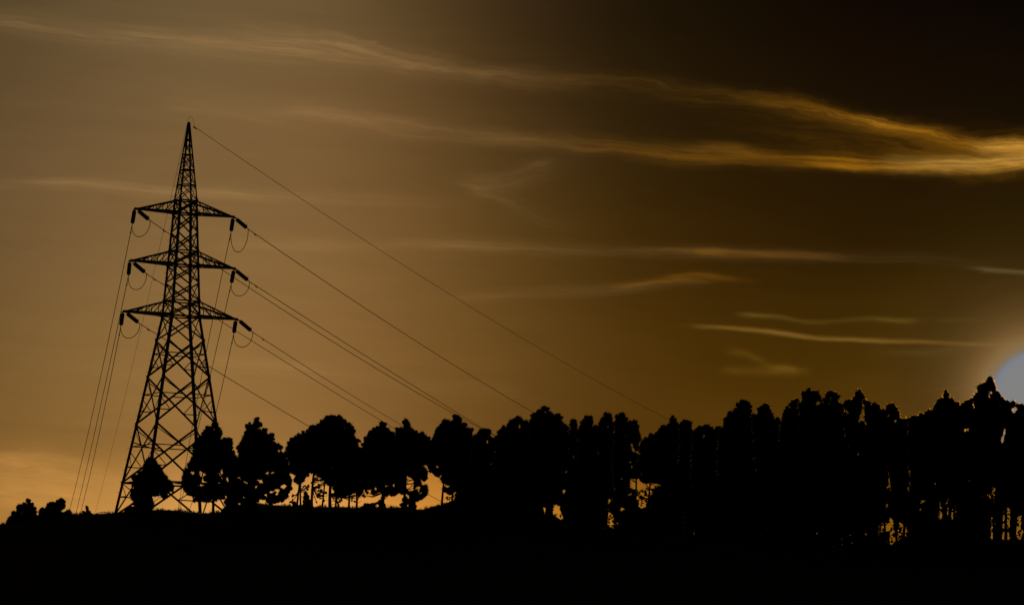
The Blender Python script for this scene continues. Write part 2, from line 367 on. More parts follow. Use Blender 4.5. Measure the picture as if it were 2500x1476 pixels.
g = mesh_np('ground', V, [Q, T], M_GROUND, smooth_=True); tag(g, None, None, None, 'structure')

# dry grass and low ground cover on the brow and the slope
rs = np.random.RandomState(5)
def grass():
    n1, n2 = 26000, 9000
    pxs = np.concatenate([rs.uniform(-60, 2560, n1), rs.uniform(-200, 2700, n2)])
    Vv = np.zeros((n1 + n2, 3, 3)); k = 0
    for i, px in enumerate(pxs):
        D = float(np.interp(px, dx_, dd_)); py = float(np.interp(px, cx_, cy_))
        if i < n1: D = D + rs.normal(0, 4.0)
        else: D = rs.uniform(60, D)
        p = at(px, py, D); x, y = p.x, p.y
        z = ground_z(x, y)
        clump = 0.5 + 0.5 * math.sin(px * .11) * math.sin(px * .037 + 1.3) + 0.25 * math.sin(px * .43)
        h = rs.uniform(.06, .32) * (0.5 + max(0, clump)) * (1 if i < n1 else 1.2)
        a = rs.uniform(0, 6.28); w = rs.uniform(.02, .06); le = rs.normal(0, .3, 2) * h * 1.4
        Vv[k] = [(x - w * math.cos(a), y - w * math.sin(a), z - .08), (x + w * math.cos(a), y + w * math.sin(a), z - .08), (x + le[0], y + le[1], z + h)]
        k += 1
    T = np.arange(3 * k).reshape(-1, 3)
    o = mesh_np('grass', Vv.reshape(-1, 3), [T], M_GRASS)
    tag(o, None, None, None, 'stuff')
grass()

# ------------------------------------------------------------------ pylon
DT = 430.0
pc = at(422, 1250, DT)
ORI = np.array([pc.x, pc.y, ground_z(pc.x, pc.y)])
sight = math.atan2(pc.x, pc.y)                      # azimuth of the line of sight
PHI = math.radians(18.8) - sight
AX = np.array([math.cos(PHI), math.sin(PHI), 0.0])  # along the cross arms, right end farther
AY = np.array([-math.sin(PHI), math.cos(PHI), 0.0])
def zpix(py):
    # height above the pylon's foot of a point of its axis seen at that row
    lo, hi = -5, 60
    for _ in range(40):
        mid = (lo + hi) / 2
        if proj(ORI + np.array([0, 0, mid]))[1] > py: lo = mid
        else: hi = mid
    return lo
LV = {k: zpix(k) for k in (1262, 1238, 1180, 1036, 920, 831, 772, 735, 690, 648, 613, 567, 522, 490, 452, 415, 378, 340, 303)}
PX2M = DT / F0
K_ = math.cos(math.radians(19.5)) + math.sin(math.radians(19.5))
WID = [(303,8),(490,59),(522,63),(613,75),(648,80),(735,92),(772,97),(1262,292)]
def half(py):
    a, b = zip(*WID); return float(np.interp(py, a, b)) * PX2M / K_ / 2
def corner(py, sx, sy):
    h = half(py); return AX * h * sx + AY * h * sy + np.array([0, 0, LV[py] if py in LV else zpix(py)])
tower = empty('electricity_pylon', ORI)
tag(tower, 'tall dark steel lattice pylon with three pairs of cross arms, standing on the hill brow', 'pylon')
CRN = [(-1, -1), (1, -1), (1, 1), (-1, 1)]
seq = [1262, 772, 490, 303]
for sx, sy in CRN:
    b = MB()
    for a0, a1, w in ((1262, 772, .32), (772, 490, .27), (490, 303, .17)):
        p0 = corner(a0, sx, sy); p1 = corner(a1, sx, sy)
        if a0 == 1262: p0 = p0 + (p0 - p1) / np.linalg.norm(p0 - p1) * 0.5
        b.angle(p0, p1, w, -(AX * sx + AY * sy))
    # gusset plates where the bracing lands
    for py in (1180, 1036, 920, 831, 772, 735, 648, 613, 522, 490):
        p = corner(py, sx, sy)
        b.box(p - AX * sx * .10, AX * .16, AY * .012, np.array([0, 0, .2]))
        b.box(p - AY * sy * .10, AX * .012, AY * .16, np.array([0, 0, .2]))
    b.build('leg', M_STEEL, tower)
FACES = [((-1, -1), (1, -1)), ((1, -1), (1, 1)), ((1, 1), (-1, 1)), ((-1, 1), (-1, -1))]
PANELS = [(1262, 1180, 'K'), (1180, 1036, 'B'), (1036, 920, 'B'), (920, 831, 'B'), (831, 772, 'X'),
          (772, 735, 'X'), (735, 690, 'X'), (690, 648, 'X'), (648, 613, 'X'), (613, 567, 'X'), (567, 522, 'X'),
          (522, 490, 'X'), (490, 452, 'X'), (452, 415, 'X'), (415, 378, 'X'), (378, 340, 'Z')]
for fi, (ca, cb) in enumerate(FACES):
    inw = -(AX * (ca[0] + cb[0]) + AY * (ca[1] + cb[1])) / 2
    eps = inw * (0.03)
    for (y0, y1, typ) in PANELS:
        b = MB()
        A0, B0, A1, B1 = corner(y0, *ca), corner(y0, *cb), corner(y1, *ca), corner(y1, *cb)
        w = 0.17 if typ in 'BK' else (0.135 if y0 > 490 else 0.085)
        if typ == 'K':
            mid = (A1 + B1) / 2
            b.angle(A0, A1 * .48 + B1 * .52 + eps, w, inw); b.angle(B0, mid + eps * 2, w, inw)
            b.angle(A1 + eps, B1 + eps, .15, inw)
            for P0, P1 in ((A0, A1), (B0, B1)):
                l = P0 * .42 + P1 * .58; dg = P0 * .42 + mid * .58
                b.angle(l, dg + eps, .09, inw); b.angle(P1, dg + eps, .08, inw)
        elif typ == 'Z':
            b.angle(A0, B1 + eps, .09, inw)
            b.angle(A0 + eps, B0 + eps, .09, inw)
        else:
            b.angle(A0, B1 + eps, w, inw); b.angle(B0, A1 + eps * 2.2, w, inw)
            if y0 in (490, 452, 415) or y1 in (490, 522, 613, 648, 735, 772): b.angle(A1 + eps, B1 + eps, .12, inw)
        if typ == 'B':
            # redundant members between leg and diagonal
            t = half(y0) / (half(y0) + half(y1)); cen = A0 + (B1 - A0) * t
            for P0, P1 in ((A0, A1), (B0, B1)):
                for s in (.27, .62):
                    l = P0 + (P1 - P0) * s
                    # point of the diagonal at the same height
                    lowd, upd = (P0, cen), (P1, cen)
                    zc_ = l[2]
                    dA, dB = lowd if zc_ < cen[2] else upd
                    f = (zc_ - dA[2]) / (dB[2] - dA[2]); dp = dA + (dB - dA) * f
                    b.angle(l + eps, dp + eps, .085, inw)
                    nxt = P0 + (P1 - P0) * (t * 0.98 if s < .5 else .93)
                    b.angle(dp + eps, nxt, .075, inw)
            if y0 in (1180,):
                b.angle(cen + eps, P0 * .3 + P1 * .7, .1, inw)
        b.build('bracing_panel', M_STEEL, tower)
# horizontal plan bracing frames inside the body
for py in (1180, 772, 648, 522, 490):
    b = MB()
    cs = [corner(py, *c) for c in CRN]
    b.angle(cs[0], cs[2] + np.array([0, 0, .03]), .10, (0, 0, 1)); b.angle(cs[1], cs[3] + np.array([0, 0, .06]), .10, (0, 0, 1))
    b.build('plan_bracing', M_STEEL, tower)
# cross arms
ARMS = [(522, 490, 6.20), (648, 613, 6.55), (772, 735, 7.10)]
TIPS = {}
for ai, (yl, yu, ln) in enumerate(ARMS):
    for sgn in (-1, 1):
        b = MB(); zl = LV[yl]
        tip = AX * ln * sgn + np.array([0, 0, zl + .05]); TIPS[(ai, sgn)] = ORI + tip
        lo = [corner(yl, sgn, s) for s in (-1, 1)]; up = [corner(yu, sgn, s) for s in (-1, 1)]
        tt = [tip + AY * .09 * s for s in (-1, 1)]
        for s in (0, 1):
            inn = AY * (1 - 2 * s) 
            b.angle(lo[s], tt[s], .23, inn + np.array([0, 0, .6])); b.angle(up[s], tt[s] + np.array([0, 0, .07]), .18, inn - np.array([0, 0, .6]))
            prev_u = up[s]; prev_l = lo[s]
            fr = (.0, .27, .52, .76)
            for k in range(1, 4):
                l = lo[s] + (tt[s] - lo[s]) * fr[k]; u = up[s] + (tt[s] - up[s]) * fr[k]
                b.angle(l, u, .075, inn); b.angle(prev_u, l, .085, inn)
                prev_u = u
        for k in (.27, .52, .76):
            l0 = lo[0] + (tt[0] - lo[0]) * k; l1 = lo[1] + (tt[1] - lo[1]) * k
            u0 = up[0] + (tt[0] - up[0]) * k; u1 = up[1] + (tt[1] - up[1]) * k
            b.angle(l0, l1, .085, (0, 0, 1)); b.angle(u0, u1, .075, (0, 0, -1))
            kp = k - .26
            b.angle(lo[0] + (tt[0] - lo[0]) * max(0, kp), l1 + np.array([0, 0, .02]), .075, (0, 0, 1))
        b.box(tip + np.array([0, 0, -.02]), AX * .16, AY * .13, np.array([0, 0, .07]))
        b.build('cross_arm', M_STEEL, tower)
# peak head and ladder bolts
b = MB(); ztop = LV[303]
b.box(np.array([0, 0, ztop + .02]), AX * .15, AY * .15, np.array([0, 0, .2]))
b.build('peak_head', M_STEEL, tower); b = MB(); b.box(np.array([0, 0, ztop - 1.9]), AX * .26, AY * .26, np.array([0, 0, .12]))
b.build('collar_plate', M_STEEL, tower)
pts_z = [p for p in np.arange(2.2, ztop - 4.5, 1.29)]
zs_ = np.array([LV[k] for k in sorted(LV, reverse=True)]); hs_ = np.array([half(k) for k in sorted(LV, reverse=True)])
first = None
for zb in pts_z:
    h = float(np.interp(zb, zs_, hs_)); c0 = -AX * h + AY * h + np.array([0, 0, zb]); d = (-AX * .8 + AY * .3)
    if first is None:
        bb = MB(); bb.tube([np.zeros(3), d * .26], .018, 5); bb.tube([d * .25, d * .29], .035, 6)
        first = bb.build('step_bolt', M_STEEL, tower); o = first
    else:
        o = first.copy(); C.objects.link(o); o.parent = tower
    o.location = c0
# concrete feet
for sx, sy in CRN:
    b = MB(); p = corner(1262, sx, sy); q = ORI + p; gz = ground_z(q[0], q[1]) - ORI[2]
    pts = [np.array([p[0], p[1], gz - .5]), np.array([p[0], p[1], gz + .12]), np.array([p[0], p[1], gz + .22])]
    b.tube(pts, [.42, .40, .30], 10); b.build('concrete_footing', M_GROUND, tower)

# ------------------------------------------------------------------ insulators, cables
SIDE = {-1: 'left', 1: 'right'}; ARMN = ['top', 'middle', 'bottom']
INS_END = {}
INSPX = {  # (arm, side, going): start px, end px
 (0,-1,'L'): ((331,519),(326,549)), (0,-1,'R'): ((341,519),(366,540)),
 (0, 1,'L'): ((570,535),(566,563)), (0, 1,'R'): ((579,535),(604,556)),
 (1,-1,'L'): ((320,643),(317,671)), (1,-1,'R'): ((330,643),(357,666)),
 (1, 1,'L'): ((573,661),(568,688)), (1, 1,'R'): ((580,660),(608,683)),
 (2,-1,'L'): ((303,768),(299,795)), (2,-1,'R'): ((314,767),(341,789)),
 (2, 1,'L'): ((577,785),(573,811)), (2, 1,'R'): ((587,783),(615,807))}
def insulator(a, s, g):
    p0, p1 = INSPX[(a, s, g)]
    T = TIPS[(a, s)]
    # the drawn string is moved along with the modelled arm tip
    ref = {(0,-1):(332,515),(0,1):(575,531),(1,-1):(320,638),(1,1):(578,656),(2,-1):(304,763),(2,1):(583,781)}[(a, s)]
    tp = proj(T); off = (tp[0] - ref[0], tp[1] - ref[1])
    D = T[1]
    A = np.array(at(p0[0] + off[0], p0[1] + off[1], D + .15)); B = np.array(at(p1[0] + off[0], p1[1] + off[1], D + (1.5 if g == 'L' else 1.2)))
    r = empty('insulator_string', A); d = B - A; ln = np.linalg.norm(d); u = d / ln
    tag(r, ('near-vertical' if g == 'L' else 'slanting') + f' dark insulator string at the tip of the {ARMN[a]} {SIDE[s]} cross arm', 'insulator', 'insulator strings on the pylon arms')
    b = MB(); n = 15; pts = []; rr = []
    for k in range(n):
        t0 = .04 + .92 * k / n; st = .92 / n
        for f, q in ((0, .17), (.12, .25), (.55, .24), (.8, .17)): pts.append(u * ln * (t0 + f * st)); rr.append(q)
    b.tube(pts, rr, 10); b.build('disc_stack', M_GLASS, r)
    for e0, e1 in ((-.30, .05), (.95, 1.16)):
        b = MB(); b.tube([u * ln * e0, u * ln * e1], .055, 6); b.build('end_fitting', M_STEEL, r)
    side = np.cross(u, [0, 0, 1.0]); side /= np.linalg.norm(side); upw = np.cross(side, u)
    b = MB(); b.tube([u * ln * .98, u * ln * .95 + upw * .25, u * ln * .85 + upw * .42], .022, 5); b.build('arcing_horn', M_STEEL, r)
    INS_END[(a, s, g)] = A + d * 1.15
    # link plate joining the string to the arm
    return r
for k in INSPX: insulator(*k)

def cable_pts(A, endpx, De, midpx, t1=1.2, n=60, s0=-2, s1=14):
    A = np.array(A); B = np.array(at(endpx[0], endpx[1], De)); best = None
    tt = np.linspace(0, 1, 120)
    for s in np.linspace(s0, s1, 81):
        P = A + (B - A) * tt[:, None]; P[:, 2] -= 4 * s * tt * (1 - tt)
        q = np.array([proj(p) for p in P[::3]]); d = np.min(np.hypot(q[:, 0] - midpx[0], q[:, 1] - midpx[1]))
        # refine on segments
        sg = q[1:] - q[:-1]; f = np.clip(((midpx - q[:-1]) * sg).sum(1) / (sg ** 2).sum(1), 0, 1); d = np.min(np.linalg.norm(q[:-1] + sg * f[:, None] - midpx, axis=1))
        if best is None or d < best[0]: best = (d, s)
    s = best[1]; tt = np.linspace(0, t1, n)
    P = A + (B - A) * tt[:, None]; P[:, 2] -= 4 * s * tt * (1 - tt)
    return P
CAB = {}
def cable(key, A, endpx, De, midpx, rad, label, t1=1.2, cat='power line'):
    P = cable_pts(A, endpx, De, np.array(midpx, float), t1)
    b = MB(); b.tube(P - P[0], rad, 5, cap=True)
    o = b.build('overhead_cable', M_WIRE); o.location = P[0]
    tag(o, label, cat, 'overhead cables strung from the pylon'); CAB[key] = P
RW = {(0,1): ((1304,1007),(1000,821)), (0,-1): ((1212,1065),(606,701)), (1,1): ((1208,1062),(850,841)),
      (1,-1): ((966,1047),(613,831)), (2,1): ((986,1040),(800,926)), (2,-1): ((1073,1221),(700,1008))}
LW = {(0,-1): ((170,1244),(250,900)), (1,-1): ((184,1258),(259,928)), (2,-1): ((196,1252),(269,928)),
      (0,1): ((435,1242),(520,755)), (1,1): ((440,1236),(518,895)), (2,1): ((462,1245),(546,926))}
for (a, s), (e, mpx) in RW.items():
    cable((a, s, 'R'), INS_END[(a, s, 'R')], e, 640, mpx, .046, f'thin cable sloping right behind the trees from the {ARMN[a]} {SIDE[s]} cross arm', 1.15)
for (a, s), (e, mpx) in LW.items():
    cable((a, s, 'L'), INS_END[(a, s, 'L')], e, 700, mpx, .046, f'thin cable dropping steeply leftward behind the hill from the {ARMN[a]} {SIDE[s]} cross arm', 1.1)
TOP = ORI + np.array([0, 0, ztop + .15])
eA = np.array(at(474, 309, TOP[1] + .4)); eB = TOP - AX * .15 + AY * .1
cable('ER', eA, (1637, 1026), 640, (1067, 700), .03, 'faint earth wire sloping down to the right from the very peak of the pylon', 1.15, 'earth wire')
cable('EL', eB, (233, 1248), 700, (392, 594), .022, 'faintest wire dropping down to the left from the very peak of the pylon', 1.1, 'earth wire')
# loop over the peak
b = MB(); th = np.linspace(0, 1, 16); h0, h1 = np.array(TOP - AX * .12), np.array(eA)
P = [h0 + (h1 - h0) * (0.5 - .5 * math.cos(math.pi * t)) + np.array([0, 0, .85 * math.sin(math.pi * t) ** .7]) for t in th]
b.tube(np.array(P) - P[0], .018, 5); o = b.build('jumper_cable', M_WIRE); o.location = P[0]
tag(o, 'thin looped wire arching over the peak of the pylon', 'jumper cable')
# jumpers under the arm tips
DROP = {(0,-1):30,(0,1):47,(1,-1):32,(1,1):29,(2,-1):28,(2,1):31}
for (a, s), dr in DROP.items():
    p = INS_END[(a, s, 'L')]; q = INS_END[(a, s, 'R')]
    th = np.linspace(0, 1, 26); dz = dr * PX2M * 1.12
    low = min(p[2], q[2])
    P = []
    for t in th:
        x = p + (q - p) * (0.5 - .5 * math.cos(math.pi * t)); x = x.copy(); x[2] -= dz * math.sin(math.pi * t) ** 0.85; P.append(x)
    P = np.array(P); b = MB(); b.tube(P - P[0], .042, 6); o = b.build('jumper_cable', M_WIRE); o.location = P[0]
    tag(o, f'drooping cable loop between both insulators below the {ARMN[a]} {SIDE[s]} cross arm tip', 'jumper cable', 'cable loops under the arm tips')
# vibration dampers clamped to the cables
DMP = {(0,-1,'L'):(323,566),(0,-1,'R'):(399,562),(0,1,'L'):(561,583),(0,1,'R'):(627,571),(1,-1,'L'):(313,692),(1,-1,'R'):(379,681),
       (1,1,'L'):(561,708),(1,1,'R'):(628,698),(2,-1,'L'):(294,815),(2,-1,'R'):(362,803),(2,1,'L'):(569,834),(2,1,'R'):(645,827),'ER':(476,311)}
for k, px in DMP.items():
    P = CAB[k]; A = P[0]; Bq = P[3]
    best = min(np.linspace(0, 1, 300), key=lambda t: abs(proj(A + (Bq - A) * t)[1] - px[1])) if k != 'ER' else .02
    c = A + (Bq - A) * best; u = (Bq - A) / np.linalg.norm(Bq - A)
    if k != 'ER' and k[2] == 'L': hl = .55
    else: hl = .42
    r = empty('vibration_damper', c)
    where = 'earth wire just right of the pylon peak' if k == 'ER' else f'{"left" if k[2]=="L" else "right"}-going cable of the {ARMN[k[0]]} {SIDE[k[1]]} cross arm'
    tag(r, f'small damper clamped under the {where}', 'damper', 'dampers on the cables')
    dn = np.array([0, 0, -.09])
    b = MB(); b.tube([dn - u * hl, dn + u * hl], .02, 5); b.box(dn * .5, u * .05, np.array([.03, 0, 0]), np.array([0, 0, .08])); b.build('messenger_rod', M_STEEL, r)
    for e in (-1, 1):
        b = MB(); b.tube([dn + u * hl * e * .55, dn + u * hl * e * .65, dn + u * hl * e * 1.02], [.05, .085, .075], 7); b.build('weight', M_STEEL, r)

# ------------------------------------------------------------------ trees
ICO_V = []; t_ = (1 + 5 ** .5) / 2
for a_, b_ in ((-1, t_), (1, t_), (-1, -t_), (1, -t_)): ICO_V.append((a_, b_, 0))
for a_, b_ in ((-1, t_), (1, t_), (-1, -t_), (1, -t_)): ICO_V.append((0, a_, b_))
for a_, b_ in ((-1, t_), (1, t_), (-1, -t_), (1, -t_)): ICO_V.append((b_, 0, a_))
ICO_V = np.array(ICO_V, float); ICO_V /= np.linalg.norm(ICO_V[0])
ICO_F = np.array([(0,11,5),(0,5,1),(0,1,7),(0,7,10),(0,10,11),(1,5,9),(5,11,4),(11,10,2),(10,7,6),(7,1,8),(3,9,4),(3,4,2),(3,2,6),(3,6,8),(3,8,9),(4,9,5),(2,4,11),(6,2,10),(8,6,7),(9,8,1)])
def inside(P, poly):
    x, y = P[:, 0], P[:, 1]; r = np.zeros(len(P), bool); j = len(poly) - 1
    for i in range(len(poly)):
        xi, yi = poly[i]; xj, yj = poly[j]
        c = ((yi > y) != (yj > y)) & (x < (xj - xi) * (y - yi) / (yj - yi + 1e-9) + xi); r ^= c; j = i
    return r
def pdist(P, poly):
    d = np.full(len(P), 1e9); n = len(poly)
    for i in range(n):
        a = np.array(poly[i]); b = np.array(poly[(i + 1) % n]); ab = b - a
        f = np.clip(((P - a) @ ab) / (ab @ ab + 1e-9), 0, 1); d = np.minimum(d, np.linalg.norm(P - a - f[:, None] * ab, axis=1))
    return d
OPENINGS = []
def needles(rs, cen, rad, per, width, upb=.35):
    """bristling needle sprays: triangles radiating from clump centres"""
    n = len(cen)
    c = np.repeat(cen, per, 0); r = np.repeat(rad, per)[:, None]
    d = rs.normal(size=(n * per, 3)); d[:, 2] += upb; d /= np.linalg.norm(d, axis=1)[:, None]
    s = np.cross(d, rs.normal(size=(n * per, 3))); s /= np.linalg.norm(s, axis=1)[:, None] + 1e-9
    l0 = rs.uniform(.15, .65, (n * per, 1)); l1 = rs.uniform(.85, 1.6, (n * per, 1))
    w = width * rs.uniform(.7, 1.4, (n * per, 1))
    b0 = c + d * r * l0
    V = np.stack([b0 - s * w, b0 + s * w, c + d * r * l1], 1).reshape(-1, 3)
    return V, np.arange(n * per * 3).reshape(-1, 3)
def cores(rs, cen, rad, f=.78):
    n = len(cen); J = (1 + rs.uniform(-.34, .34, (n, 12, 1))) * np.concatenate([rs.uniform(.8, 1.15, (n, 1, 2)), rs.uniform(.9, 1.4, (n, 1, 1))], 2)
    V = cen[:, None, :] + ICO_V[None] * J * (rad * f)[:, None, None]
    F = ICO_F[None] + (np.arange(n) * 12)[:, None, None]
    return V.reshape(-1, 3), F.reshape(-1, 3)
GLOBAL_CLUMPS = []
def foliage(rs, poly, D, gaps, extra, rb=.34, rmax=.8, dens=1.0, thick=None, flecks=False):
    """clump centres (px, py, depth offset, radius in m) filling the crown outline, rounded in depth"""
    poly = [tuple(p) for p in poly]; A = np.array(poly, float); m = D / F0
    out = []; flk = []
    per = np.concatenate([A, A[:1]]); seg = np.linalg.norm(np.diff(per, axis=0), axis=1); tot = seg.sum(); cum = np.concatenate([[0], np.cumsum(seg)])
    mn, mx = A.min(0), A.max(0)
    n = int(max(300, (mx - mn).prod() / 7))
    P = rs.uniform(mn, mx, (n, 2)); P = P[inside(P, poly)]; d = pdist(P, poly)
    R = d.max(); R = min(R, thick / m) if thick else R
    # rim clumps
    rim_n = int(tot / (4.2 * rb / .3)); s = np.linspace(0, tot, rim_n, endpoint=False) + rs.uniform(-2, 2, rim_n)
    rim = np.stack([np.interp(s % tot, cum, per[:, k]) for k in (0, 1)], 1)
    rr = rs.uniform(.6, 1.3, rim_n) * rb
    # step inwards along the normal
    e = np.stack([np.interp((s + 1) % tot, cum, per[:, k]) for k in (0, 1)], 1) - rim
    nrm_ = np.stack([-e[:, 1], e[:, 0]], 1); nrm_ /= np.linalg.norm(nrm_, axis=1)[:, None] + 1e-9
    area = 0.5 * np.sum(A[:, 0] * np.roll(A[:, 1], -1) - np.roll(A[:, 0], -1) * A[:, 1])
    if area < 0: nrm_ = -nrm_
    rp = rim + nrm_ * (rr / m * rs.uniform(.95, 1.4, rim_n))[:, None]
    ok = inside(rp, poly)
    for p, r in zip(rp[ok], rr[ok]): out.append((p[0], p[1], rs.normal(0, .5) * min(1, R * m / 2), r))
    # body clumps
    k = 0; target = int(dens * abs(area) / (math.pi * (.6 / m) ** 2) * 12.0)
    idx = rs.permutation(len(P))[:target]
    for i in idx:
        dd = d[i]; r = min(rmax, max(rb, dd * m * .95)) * rs.uniform(.75, 1.05)
        if r / m > dd * 1.15 + 2: r = max(.22, dd * m)
        dep = math.sqrt(max(0, R * R - max(0, R - dd) ** 2)) * m * .95
        out.append((P[i, 0], P[i, 1], rs.uniform(-dep, dep), r))
    # fine tufts lining the openings
    for gp in gaps + [g_ for g_ in OPENINGS if min(q[0] for q in g_) < mx[0] and max(q[0] for q in g_) > mn[0]]:
        dg = pdist(P, gp); sel = np.nonzero((dg < .9 / m) & ~inside(P, gp))[0]
        for i in sel[:90]: out.append((P[i, 0], P[i, 1], rs.normal(0, .5), rs.uniform(.2, .42)))
    if flecks:
        for gp in OPENINGS:
            G = np.array(gp); q = rs.uniform(G.min(0), G.max(0), (int(np.ptp(G[:, 0]) * np.ptp(G[:, 1]) / 70) + 2, 2))
            q = q[inside(q, gp) & inside(q, poly)]
            for a_, b_ in q: flk.append((a_, b_, rs.uniform(-.5, .5), rs.uniform(.08, .17)))
    n_main = len(out); out += flk
    for (x, y, r) in extra:
        for _ in range(6): out.append((x + rs.normal(0, .5) * r, y + rs.normal(0, .45) * r, rs.uniform(-.6, .6), r * m * rs.uniform(.35, .62)))
    out = np.array(out)
    keep = np.ones(len(out), bool); ex = np.arange(len(out)) >= n_main
    for gp in list(gaps) + OPENINGS:
        dg = pdist(out[:, :2], gp); ins = inside(out[:, :2], gp)
        out[~ex, 3] = np.minimum(out[~ex, 3], np.maximum(dg[~ex] * m, .05)); keep &= ex | ~(ins | (out[:, 3] < .13))
    return out[keep], np.nonzero(ex[keep])[0]
def foliage_mesh(name, rs, cl, D, origin, material, parent, per=50, width=.032):
    cen = np.array([np.array(at(x, y, D + dz)) for x, y, dz, r in cl]) - np.array(origin); rad = cl[:, 3]
    V1, F1 = cores(rs, cen, rad); V2, F2 = needles(rs, cen, rad, per, width)
    return mesh_np(name, np.concatenate([V1, V2]), [np.concatenate([F1, F2 + len(V1)])], material, parent), cen
def Z(reg, pts):
    x0, y0, k = {'r3': (250, 900, 450 / 1748), 'r4': (0, 1000, 450 / 2214), 'r5': (430, 980, 500 / 2460), 'r6': (860, 980, 500 / 2306),
                 'r7': (1300, 960, 500 / 2171), 'r8': (1750, 900, 750 / 2460), 'r9': (2000, 1050, 500 / 2381), 'px': (0, 0, 1)}[reg]
    return [(x0 + p[0] * k, y0 + p[1] * k) + ((p[2] * k,) if len(p) > 2 else ()) for p in pts]
TREE_GROUP = 'pines along the hill brow'
def pine(seed, reg, D, basex, poly, label, gaps=(), extra=(), tr=.17, lean=0.0, group=TREE_GROUP, top=None, dens=1.0, name='pine_tree', limbs=12, rb=.30):
    rs = np.random.RandomState(seed)
    poly = Z(reg, poly); gaps = [Z(reg, g_) for g_ in gaps]; extra = Z(reg, extra)
    A = np.array(poly); tpx = A[A[:, 1].argmin()]
    # foot of the trunk on the ground at that distance
    p = at(basex, 1250, D); x, y = p.x, p.y
    for _ in range(4):
        gz = ground_z(x, y); q = proj((x, y, gz)); x += (basex - q[0]) * D / F0
    gz = ground_z(x, y)
    foot = np.array([x, y, gz]); r = empty(name, foot); tag(r, label, 'tree', group)
    cl, exi = foliage(rs, poly, D, gaps, extra, dens=dens, rb=rb)
    o, cen = foliage_mesh('crown', rs, cl, D, foot, M_NEEDLE, r)
    # trunk rising through the crown, with limbs to some clumps
    topw = np.array(at(tpx[0], tpx[1] + (A[:, 1].max() - tpx[1]) * .12, D)) - foot
    b = MB(); n = 9; pts = []; rr = []
    H = topw[2]; mid_dx = rs.normal(0, .02) * H
    for i in range(n):
        t = i / (n - 1)
        x_ = topw[0] * (t ** 3); y_ = topw[1] * (t ** 3)
        w_ = math.sin(t * 3.1) * mid_dx
        pts.append((x_ + w_, y_ + rs.normal(0, .02) * (0 < i < n - 1), -.35 + (H + .35) * t)); rr.append(tr * (1.25 if i == 0 else 1) * (1 - .8 * t) + .015)
    b.tube(pts, rr, 8)
    pts = np.array(pts)
    for i in list(rs.permutation(len(cen))[:limbs]) + list(exi[::3]):
        c = cen[i]; zt = c[2] - abs(rs.normal(.5, .4)) - .15 * np.hypot(c[0], c[1]); zt = min(max(zt, H * .25), H * .95)
        s0 = np.array([np.interp(zt, pts[:, 2], pts[:, 0]), np.interp(zt, pts[:, 2], pts[:, 1]), zt])
        md = (s0 + c) / 2 + np.array([0, 0, -.12 * np.linalg.norm(c - s0)])
        b.tube([s0, md, c], [.06, .045, .02], 5)
    # dead lower stubs
    for _ in range(5):
        zt = rs.uniform(.12, .45) * H; s0 = np.array([np.interp(zt, pts[:, 2], pts[:, 0]), np.interp(zt, pts[:, 2], pts[:, 1]), zt])
        a = rs.uniform(0, 6.28); l = rs.uniform(.3, 1.0); b.tube([s0, s0 + np.array([math.cos(a) * l, math.sin(a) * l, rs.uniform(-.1, .35)])], [.035, .01], 4)
    b.build('trunk', M_BARK, r)
    return r
def shrub(seed, reg, D, poly, label, gaps=(), extra=(), rb=.22, rmax=.5, dens=1.0, name='shrub', stems=6, width=.03, group='shrubs along the hill brow'):
    rs = np.random.RandomState(seed); poly = Z(reg, poly); gaps = [Z(reg, g_) for g_ in gaps]; extra = Z(reg, extra)
    A = np.array(poly); bx = (A[:, 0].min() + A[:, 0].max()) / 2
    p = at(bx, A[:, 1].max(), D); x, y = p.x, p.y; foot = np.array([x, y, ground_z(x, y)])
    r = empty(name, foot); tag(r, label, 'shrub', group)
    cl, exi = foliage(rs, poly, D, gaps, extra, rb=rb, rmax=rmax, dens=dens, thick=1.6, flecks=True)
    o, cen = foliage_mesh('foliage', rs, cl, D, foot, M_SHRUB, r, per=30, width=width)
    b = MB()
    for i in rs.permutation(len(cen))[:stems]:
        c = cen[i]; f = np.array([0, 0, -.25])
        b.tube([f, (f + c) / 2 + rs.normal(0, .06, 3), c], [.04, .03, .012], 5)
    b.build('stem', M_BARK, r); return r

